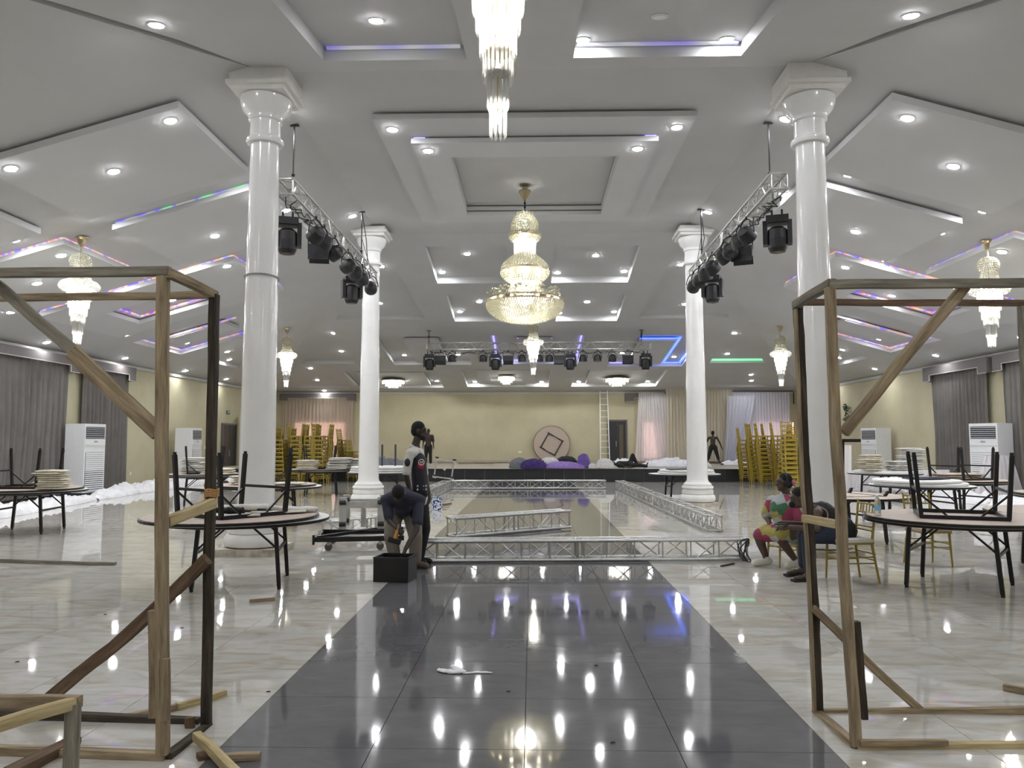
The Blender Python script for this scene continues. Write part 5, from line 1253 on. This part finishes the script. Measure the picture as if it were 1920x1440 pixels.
def hand_prims(w_, d, n, k=1.0, curl=.5, side=1):
    """palm from the wrist along d, n = palm normal; five bent fingers"""
    w_ = Vector(w_); d = Vector(d).normalized(); n = Vector(n); n = (n - d * n.dot(d)).normalized(); s = d.cross(n) * side
    P = [('c', w_ + d * .02, w_ + d * .075 * k, .024 * k, .026 * k), ('c', w_ + d * .03 + s * .02, w_ + d * .08 * k + s * .028 * k, .014 * k, .013 * k), ('c', w_ + d * .03 - s * .02, w_ + d * .08 * k - s * .026 * k, .014 * k, .013 * k)]
    for i, (o_, l) in enumerate(((.033, .062), (.011, .074), (-.011, .070), (-.033, .055))):
        a = w_ + d * .085 * k + s * o_ * k; d1 = (d + n * curl * .6 + s * o_ * 4).normalized(); b = a + d1 * l * .5 * k; d2 = (d * (1 - curl * .7) + n * curl * 1.5).normalized(); P += [('c', a, b, .0095 * k, .0088 * k), ('c', b, b + d2 * l * .5 * k, .0088 * k, .0072 * k)]
    a = w_ + d * .035 * k + s * .03 * k; b = a + (d * .6 + s * .8 + n * .3).normalized() * .038 * k; P += [('c', a, b, .013 * k, .011 * k), ('c', b, b + (d + n * .5).normalized() * .03 * k, .011 * k, .009 * k)]
    return P
def person(label, J, base, skin=m_skin, voxel=.009, k=1.0, fat=0.0, parts=(), hair=True, curl=.5, group=None, hairR=1.0):
    """J: joint positions in the world; parts: clothing descriptions"""
    B = Vector(base); e = empty('person', B, 0, label, 'person', group); j = {a: (Vector(b) - B if isinstance(b, (Vector, tuple, list)) and a not in ('f', 'u') else b) for a, b in J.items()}
    P = head_prims(j['head'], J['f'], J['u'], k)
    P += [('c', j['neck'], j['head'] - Vector(basis(J['f'], J['u'])[2]) * .06, .055 * k, .05 * k)]
    ch, pv = j['chest'], j['pelvis']; P += [('c', ch, j['neck'], .10 + fat * .5, .058), ('c', ch, ch.lerp(pv, .5), .125 + fat, .115 + fat * 1.3), ('c', ch.lerp(pv, .5), pv, .115 + fat * 1.3, .125 + fat)]
    for s in 'LR':
        sh, el, wr, hp, kn, an, to = (j[a + s] for a in ('sh', 'el', 'wr', 'hip', 'kn', 'an', 'toe'))
        P += [('c', ch.lerp(j['neck'], .4), sh, .09, .058 + fat * .2), ('c', sh, el, .055 + fat * .25, .042 + fat * .12), ('c', el, wr, .041 + fat * .1, .027),
              ('c', pv, hp, .11 + fat * .5, .10 + fat * .3), ('c', hp, kn, .092 + fat * .3, .058 + fat * .15), ('c', kn, kn.lerp(an, .35), .056 + fat * .1, .056 + fat * .1), ('c', kn.lerp(an, .35), an, .056 + fat * .1, .037), ('c', an, an.lerp(to, .3) - Vector((0, 0, .02)), .036, .036), ('c', an - Vector((0, 0, .03)), to, .034, .026)]
        hd = j.get('hd' + s, (wr - el)); P += hand_prims(wr, hd if not ('hd' + s) in J else Vector(J['hd' + s]), J.get('pn' + s, (0, -1, 0)), k, curl, 1 if s == 'L' else -1)
    organic('body', P, skin, e, voxel)
    f, s_, u = basis(J['f'], J['u']); c = j['head']; R_ = Matrix((s_, f, u)).transposed()
    if hair: organic('hair', [('e', c + u * .038 * k - f * .022 * k, (.080 * k * hairR, .092 * k * hairR, .092 * k * hairR), R_), ('e', c + u * .0 - f * .045 * k, (.074 * k, .066 * k, .085 * k), R_)], m_hair, e, voxel)
    ey = MB()
    for q in (-1, 1): ey.ball(c + f * .082 * k + s_ * q * .03 * k + u * .022 * k, .009 * k, 0, 2)
    ey.build('eyes', mat('eye', (.06, .05, .045), .3) if 'eye' not in bpy.data.materials else bpy.data.materials['eye'], e, True)
    return e, j
def torso_cloth(j, t, fat, hem=.0, sleeves=.45, sl_t=None):
    ch, pv = j['chest'], j['pelvis']; d = (pv - ch).normalized()
    P = [('c', ch, ch.lerp(pv, .5), .137 + t + fat, .127 + t + fat * 1.3), ('c', ch.lerp(pv, .5), pv + d * hem, .127 + t + fat * 1.3, .137 + t + fat), ('c', ch, j['neck'].lerp(ch, .25), .11 + t + fat * .5, .072 + t)]
    for s in 'LR':
        P += [('c', ch.lerp(j['neck'], .4), j['sh' + s], .10 + t, .066 + t)]
        if sleeves: P += [('c', j['sh' + s], j['sh' + s].lerp(j['el' + s], sleeves * 2), .064 + t + fat * .2, .062 + t * 1.5 + fat * .15)]
    return P
def legs_cloth(j, t, fat, low=1.0):
    P = [('c', j['pelvis'], j['pelvis'] + Vector((0, 0, .03)), .133 + t + fat, .133 + t + fat)]
    for s in 'LR':
        a = j['kn' + s].lerp(j['an' + s], low); P += [('c', j['pelvis'], j['hip' + s], .12 + t + fat * .5, .112 + t + fat * .3), ('c', j['hip' + s], j['kn' + s], .104 + t + fat * .3, .074 + t), ('c', j['kn' + s], a, .074 + t, .060 + t)]
    return P
def shoes(j, m, e, r=.042, name='shoe'):
    for s in 'LR':
        a = j['an' + s] - Vector((0, 0, .035)); to = j['toe' + s]; d = (to - a); d.z = 0; d.normalize()
        organic(name, [('c', a - d * .04, to + d * .02, r, r * .85), ('c', a, j['an' + s] + Vector((0, 0, .0)), r, r)], m, e, .008)
def V3(v, dy=0, dz=0, dx=0): return v + Vector((dx, dy, dz))
# standing man, in profile facing right
Y_ = 10.12
J = dict(head=at(786, 808, Y_), f=(1, .05, -.2), u=(0, 0, 1), neck=at(779, 835, Y_), chest=at(779, 860, Y_), pelvis=at(783, 928, Y_),
         shL=at(786, 848, Y_ + .2), elL=at(797, 892, Y_ + .26), wrL=at(804, 925, Y_ + .22), shR=at(769, 850, Y_ - .19), elR=at(761, 890, Y_ - .24), wrR=at(770, 925, Y_ - .2),
         hipL=at(788, 940, Y_ + .1), knL=at(796, 990, Y_ + .1), anL=at(786, 1040, Y_ + .12), toeL=at(803, 1048, Y_ + .1), hipR=at(780, 940, Y_ - .1), knR=at(781, 992, Y_ - .08), anR=at(776, 1044, Y_ + .0), toeR=at(793, 1052, Y_ - .03), pnL=(-1, 0, 0), pnR=(1, 0, 0))
for a in ('anL', 'anR'): J[a].z = .085
for a in ('toeL', 'toeR'): J[a].z = .035
e, j = person('standing man in a white short-sleeved shirt and black trousers, seen in profile', J, (J['pelvis'].x, Y_, 0))
m_shirt = mat('white_shirt', (.55, .54, .50), .8, bump=.2)
organic('shirt', torso_cloth(j, -.004, 0, .05), m_shirt, e)
fp = torso_cloth(j, .0, 0, -.05, 0)
f_ = Vector((1, .1, 0)).normalized()
organic('printed_front', [('c', j['chest'] + f_ * .045 + Vector((0, -.06, -.02)), j['chest'].lerp(j['pelvis'], .85) + f_ * .045 + Vector((0, -.06, 0)), .108, .112)], mat('black_print', (.012, .012, .02), .7), e)
cc_ = j['chest'].lerp(j['pelvis'], .12) + f_ * .05 + Vector((0, -.062, 0))
red = MB().ball(cc_ + Vector((.035, -.088, -.03)), (.05, .03, .055), 0, 2).build('red_patch', mat('red_print', (.35, .03, .06), .7), e, True)
rg = MB(); q = cc_ + Vector((.05, -.118, .015)); rg.path([q + Vector((.036 * math.cos(a), .004 * math.cos(a), .036 * math.sin(a))) for a in [2 * PI * k / 16 for k in range(17)]], .005, 5); rg.ball(q + Vector((-.006, 0, 0)), (.009, .008, .016), 0, 1); rg.ball(q + Vector((.012, 0, .004)), (.009, .008, .013), 0, 1); stuff(rg.build('round_emblem', m_white, e))
for k in range(2):
    for i in range(4): MB().ball(j['chest'].lerp(j['pelvis'], .78) + Vector((.03 + .035 * i, -.165 + .012 * i, .02 - .045 * k)), (.014, .01, .016), 0, 1).build('pale_square', m_shirt, e)
organic('sleeve_badge', [('e', j['shR'].lerp(j['elR'], .5) + Vector((-.0, -.055, .02)), (.04, .03, .055))], bpy.data.materials['black_print'], e)
organic('collar', [('c', j['neck'] + Vector((-.05, -.05, -.01)), j['neck'] + Vector((.07, -.06, -.09)), .028, .03), ('c', j['neck'] + Vector((-.05, .05, -.01)), j['neck'] + Vector((.07, .06, -.09)), .028, .03)], m_shirt, e)
organic('trousers', legs_cloth(j, .008, 0), m_blc, e); shoes(j, m_blc, e)
organic('beard', [('e', j['head'] + Vector((.04, 0, -.085)), (.05, .05, .04)), ('e', j['head'] + Vector((.0, 0, -.06)), (.055, .062, .04))], m_hair, e)
# bending man
Y_ = 9.75
J = dict(head=at(747, 926, 9.36), f=(-.1, -.12, -1), u=(0, -1, .1), neck=at(750, 928, 9.5), chest=at(752, 934, 9.68), pelvis=at(757, 950, 10.1),
         shL=at(785, 938, 9.62), elL=at(781, 992, 9.45), wrL=at(760, 1030, 9.25), shR=at(724, 938, 9.62), elR=at(731, 978, 9.5), wrR=at(744, 990, 9.38),
         hipL=at(772, 962, 10.12), knL=at(779, 1005, 9.92), anL=at(779, 1052, 9.9), toeL=at(797, 1064, 9.8), hipR=at(740, 962, 10.12), knR=at(733, 1005, 9.92), anR=at(741, 1052, 10.0), toeR=at(738, 1064, 9.82),
         hdL=(-.3, -.3, -1), hdR=(.6, -.3, -.5), pnL=(-1, 0, 0), pnR=(0, -1, 0))
for a in ('anL', 'anR'): J[a].z = .09
for a in ('toeL', 'toeR'): J[a].z = .04
e, j = person('man in a dark navy shirt and taupe trousers bending over the black crate', J, (J['pelvis'].x, Y_, 0), curl=.9)
m_navy = mat('navy_shirt', (.022, .022, .045), .8, bump=.3); m_tp = mat('taupe_trousers', (.17, .15, .12), .85, bump=.3)
sc_ = torso_cloth(j, .015, .005, .02, 0) + [('c', j['sh' + q], j['sh' + q].lerp(j['el' + q], .75), .064, .066) for q in 'LR']; organic('shirt', sc_, m_navy, e); organic('trousers', legs_cloth(j, .018, 0, .93), m_tp, e); shoes(j, mat('sandal', (.09, .07, .05), .7), e, .045)
e = empty('hammer', J['wrR'] + Vector((.0, -.04, -.08)), 0, 'hammer with an orange handle in the hand of the bending man', 'hammer'); e.rotation_euler = (0, D2(15), 0)
MB().tube((0, 0, .06), (0, 0, -.04), .018, 10, 0, .026).build('handle', mat('orange_grip', (.55, .25, .05), .5), e)
MB().box((0, 0, -.07), (.15, .06, .06)).build('hammer_head', m_fix, e); MB().tube((0, 0, .13), (0, 0, .06), .012, 8).build('shaft', mat('steel', (.3, .2, .12), .4), e)
# seated woman
def dress_mat():
    m, nt, b = nm('colour_block_dress'); N = nt.nodes; L = nt.links; tc = N.new('ShaderNodeTexCoord'); v = N.new('ShaderNodeTexVoronoi'); v.inputs['Scale'].default_value = 7.5; v.inputs['Randomness'].default_value = .8
    L.new(tc.outputs['Object'], v.inputs['Vector']); sx = N.new('ShaderNodeSeparateColor'); L.new(v.outputs['Color'], sx.inputs[0]); r = N.new('ShaderNodeValToRGB'); r.color_ramp.interpolation = 'CONSTANT'; e_ = r.color_ramp.elements
    e_[0].color = (.27, .04, .09, 1); e_[1].position = .24; e_[1].color = (.33, .28, .07, 1)
    for p, c in ((.42, (.38, .40, .38, 1)), (.76, (.36, .11, .11, 1)), (.84, (.05, .15, .07, 1)), (.9, (.38, .40, .42, 1))): q = e_.new(p); q.color = c
    L.new(sx.outputs[0], r.inputs[0]); L.new(r.outputs[0], b.inputs['Base Color']); setp(b, Roughness=.8); return m
Y_ = 10.15
J = dict(head=at(1470, 905, Y_), f=(-1, -.15, -.05), u=(0, 0, 1), neck=at(1476, 930, Y_), chest=at(1472, 953, Y_), pelvis=at(1488, 990, Y_),
         shL=at(1499, 943, Y_ - .19), elL=at(1502, 975, Y_ - .24), wrL=at(1472, 988, Y_ - .22), shR=at(1449, 940, Y_ + .17), elR=at(1437, 968, Y_ + .16), wrR=at(1443, 982, Y_ + .02),
         hipL=at(1484, 997, Y_ - .14), knL=at(1458, 1003, Y_ - .2), anL=at(1492, 1050, Y_ - .2), toeL=at(1480, 1058, Y_ - .25), hipR=at(1480, 997, Y_ + .12), knR=at(1421, 1003, Y_ + .03), anR=at(1437, 1050, Y_ + .0), toeR=at(1419, 1057, Y_ - .04), hdL=(-1, 0, -.1), hdR=(-.2, -.5, -.6), pnL=(0, 0, -1), pnR=(0, -.5, -1))
for a in ('anL', 'anR'): J[a].z = .10
for a in ('toeL', 'toeR'): J[a].z = .045
e, j = person('seated woman in a colour-block dress wearing black headphones', J, (J['pelvis'].x, Y_, 0), skin=m_skin2, fat=.045)
md_ = dress_mat()
P = torso_cloth(j, .012, .05, .02, .42) + [('c', j['pelvis'], j['knL'].lerp(j['hipL'], .12), .165, .105), ('c', j['pelvis'], j['knR'].lerp(j['hipR'], .08), .165, .10), ('c', j['knL'].lerp(j['hipL'], .15), j['knR'].lerp(j['hipR'], .15), .095, .095)]
organic('dress', P, md_, e)
for s in 'LR':
    a = j['an' + s] - Vector((0, 0, .04)); to = j['toe' + s]; d = to - a; d.z = 0; d.normalize(); organic('clog', [('c', a - d * .04 + Vector((0, 0, .0)), to + d * .03, .048, .046), ('c', a, a + Vector((0, 0, .03)), .05, .048)], mat('clog_white', (.62, .6, .54), .5) if s == 'L' else bpy.data.materials['clog_white'], e, .008)
c = j['head']; hp = MB(); hp.path([c + Vector((.0, .09 * math.cos(a), .015 + .118 * math.sin(a))) for a in [PI * k / 12 for k in range(13)]], .01, 6)
for s in (-1, 1): hp.lathe([(.038, -.015), (.042, 0), (.036, .015)], 16)
hp2 = MB(); hp2.path([c + Vector((.015, .092 * math.cos(a), .01 + .12 * math.sin(a))) for a in [PI * k / 12 for k in range(13)]], .01, 6)
hp2.build('headphone_band', m_fix, e)
for s in (-1, 1): MB().tube(c + Vector((.012, s * .075, -.005)), c + Vector((.012, s * .11, -.005)), .04, 16).build('ear_cup', m_fix, e)
organic('hair_ribbon', [('e', c + Vector((.1, -.02, .0)), (.03, .05, .04)), ('e', c + Vector((.11, .03, -.02)), (.03, .04, .03))], mat('pink_ribbon', (.5, .1, .22), .7), e, .008)
ph = empty('phone', J['wrR'] + Vector((-.02, -.06, -.1)), 0, 'phone in a pink and white case held by the seated woman', 'phone'); ph.rotation_euler = (.5, .5, 0)
MB().box((0, 0, 0), (.075, .009, .15)).build('case', mat('phone_case', (.6, .35, .36), .4), ph); MB().box((0, -.006, 0), (.068, .004, .14)).build('screen', m_fix, ph)
# seated man
Y_ = 9.25
J = dict(head=at(1497, 934, Y_), f=(-1, -.05, -.3), u=(-.3, 0, 1), neck=at(1518, 950, Y_), chest=at(1541, 964, Y_), pelvis=at(1578, 992, Y_),
         shL=at(1532, 962, Y_ - .2), elL=at(1532, 992, Y_ - .26), wrL=at(1481, 988, Y_ - .1), shR=at(1528, 955, Y_ + .2), elR=at(1520, 985, Y_ + .2), wrR=at(1474, 980, Y_ + .12),
         hipL=at(1566, 1002, Y_ - .12), knL=at(1515, 1006, Y_ - .18), anL=at(1519, 1075, Y_ - .2), toeL=at(1492, 1088, Y_ - .24), hipR=at(1566, 998, Y_ + .12), knR=at(1508, 1002, Y_ + .16), anR=at(1508, 1062, Y_ + .18), toeR=at(1478, 1072, Y_ + .12), hdL=(-1, 0, -.25), hdR=(-1, 0, .05), pnL=(0, 0, 1), pnR=(0, -.3, -1))
for a in ('anL', 'anR'): J[a].z = .09
for a in ('toeL', 'toeR'): J[a].z = .04
e, j = person('seated man in a black sleeveless vest leaning forward beside the woman', J, (J['pelvis'].x, Y_, 0), skin=m_skin2)
organic('vest', [p for p in torso_cloth(j, .008, .01, .03, 0)][:3] + [('c', j['chest'].lerp(j['neck'], .4), j['shL'].lerp(j['neck'], .45), .085, .06), ('c', j['chest'].lerp(j['neck'], .4), j['shR'].lerp(j['neck'], .45), .085, .06)], m_blc, e)
vp = MB(); c = j['shL'] + Vector((.02, .03, 0)); vp.path([c + Vector((.095 * math.cos(a), -.05 - .01 * math.sin(a), .085 * math.sin(a) - .02)) for a in [-2.2 + 4.0 * k / 14 for k in range(15)]], .006, 5); vp.build('vest_piping', mat('pink_piping', (.5, .3, .3), .7), e)
organic('jeans', legs_cloth(j, .01, 0, .88), mat('dark_jeans', (.018, .024, .045), .85, bump=.2), e)
organic('beard', [('e', j['head'] + Vector((-.075, 0, -.075)), (.04, .045, .04))], m_hair, e)
for s in 'LR':
    a = j['an' + s]; to = j['toe' + s]; d = (to - a); d.z = 0; d.normalize(); p0 = Vector((a.x, a.y, .016)) - d * .05; p1 = Vector((to.x, to.y, .016)) + d * .04
    MB().bar(p0, p1, .085, .026).build('sandal_sole', m_blc, e); MB().path([p0.lerp(p1, .45) + Vector((0, -.05, 0)), p0.lerp(p1, .6) + Vector((0, 0, .06)), p0.lerp(p1, .45) + Vector((0, .05, 0))], .009, 5).build('sandal_strap', m_blc, e)
ph = empty('phone', J['wrL'] + Vector((-.1, 0, .03)), 0, 'dark phone lying in the open hand of the seated man', 'phone'); MB().box((0, 0, 0), (.14, .07, .009)).build('case', m_fix, ph); MB().box((0, 0, .006), (.13, .062, .003)).build('screen', m_blk, ph)
# far figures
def simple(label, x, y, z, h, f, skin, top, bot, arms, spread=.12, lean=0, low=1.0):
    f = Vector(f).normalized(); s = Vector((f.y, -f.x, 0)); b = Vector((x, y, z)); U = Vector((0, 0, 1))
    q = lambda r, fw, up: b + s * r + f * fw + U * up * h
    J = dict(head=q(0, .02, .93), f=tuple(f), u=(0, 0, 1), neck=q(0, 0, .845), chest=q(0, 0, .73), pelvis=q(0, 0, .53))
    for k, sg in (('L', -1), ('R', 1)):
        ar = arms[0 if k == 'L' else 1]
        J['sh' + k] = q(sg * .19, 0, .80); J['el' + k] = q(sg * ar[0], ar[1], .63); J['wr' + k] = q(sg * ar[2], ar[3], .49)
        J['hip' + k] = q(sg * .09, 0, .5); J['kn' + k] = q(sg * (.09 + spread * .5), .02, .28); J['an' + k] = q(sg * (.09 + spread), 0, .05); J['toe' + k] = q(sg * (.1 + spread), .16, .02)
        J['pn' + k] = tuple(-s * sg)
    e, j = person(label, J, b, skin=skin, voxel=.013)
    if top: organic('shirt', torso_cloth(j, .01, 0, .0, .4), top, e, .013)
    organic('trousers', legs_cloth(j, .012, 0, low), bot, e, .013); return e
x = at(803, 840, 37.8).x; simple('distant man standing on the stage behind the man in the white shirt', x, 37.8, .5, 1.72, (.1, -1, 0), m_skin, mat('brown_vest', (.045, .03, .028), .8), m_blc, ((.24, 0, .26, .05), (.24, 0, .26, .05)), .03)
x = at(1337, 840, 38.2).x; simple('shirtless man on the stage with his back turned, reaching for the sheers', x, 38.2, .5, 1.62, (.15, 1, 0), m_skin, None, m_blc, ((.3, .35, .3, .5), (.33, .0, .42, .02)), .2, low=.5)
simple('person in a dark red shirt half hidden behind the nearest right pillar', 10.05, 26.2, 0, 1.72, (-1, -.3, 0), m_skin, mat('red_shirt', (.16, .02, .04), .8), m_blc, ((.24, .05, .25, .15), (.24, .05, .25, .15)), .03)
# lying person
Y_ = 32.4; zz = Vector((0, 0, .5)); px = lambda p: at(p, 870, Y_).x
J = dict(head=Vector((px(1150), Y_ + .25, .66)), f=(0, 0, 1), u=(-1, 0, 0), neck=Vector((px(1156), Y_ + .22, .64)), chest=Vector((px(1162), Y_ + .15, .65)), pelvis=Vector((px(1180), Y_, .65)),
         shL=Vector((px(1160), Y_ + .38, .63)), elL=Vector((px(1170), Y_ + .45, .57)), wrL=Vector((px(1180), Y_ + .4, .56)), shR=Vector((px(1161), Y_ - .05, .63)), elR=Vector((px(1169), Y_ - .14, .57)), wrR=Vector((px(1178), Y_ - .2, .56)),
         hipL=Vector((px(1182), Y_ + .1, .65)), knL=Vector((px(1187), Y_ + .1, 1.03)), anL=Vector((px(1196), Y_ + .1, .60)), toeL=Vector((px(1200), Y_ + .08, .54)), hipR=Vector((px(1182), Y_ - .1, .62)), knR=Vector((px(1197), Y_ - .12, .62)), anR=Vector((px(1211), Y_ - .1, .58)), toeR=Vector((px(1214), Y_ - .1, .73)), pnL=(0, 0, -1), pnR=(0, 0, -1))
e, j = person('person in dark clothes lying on the stage edge with one knee up', J, (J['pelvis'].x, Y_, .5), voxel=.012)
organic('shirt', torso_cloth(j, .008, 0, 0, .45), m_blc, e, .013); organic('trousers', legs_cloth(j, .008, 0, 1.0), m_blc, e, .013)

fr = MB(); fr.bar(at(1579, 826, 12.5), at(1613, 826, 12.5), .04, .05); fr.bar(at(1580, 826, 12.5), at(1580, 922, 12.5), .04, .04); tag(fr.build('leg_frame', m_blk), 'black bent leg bar standing up behind the right timber post', 'frame')
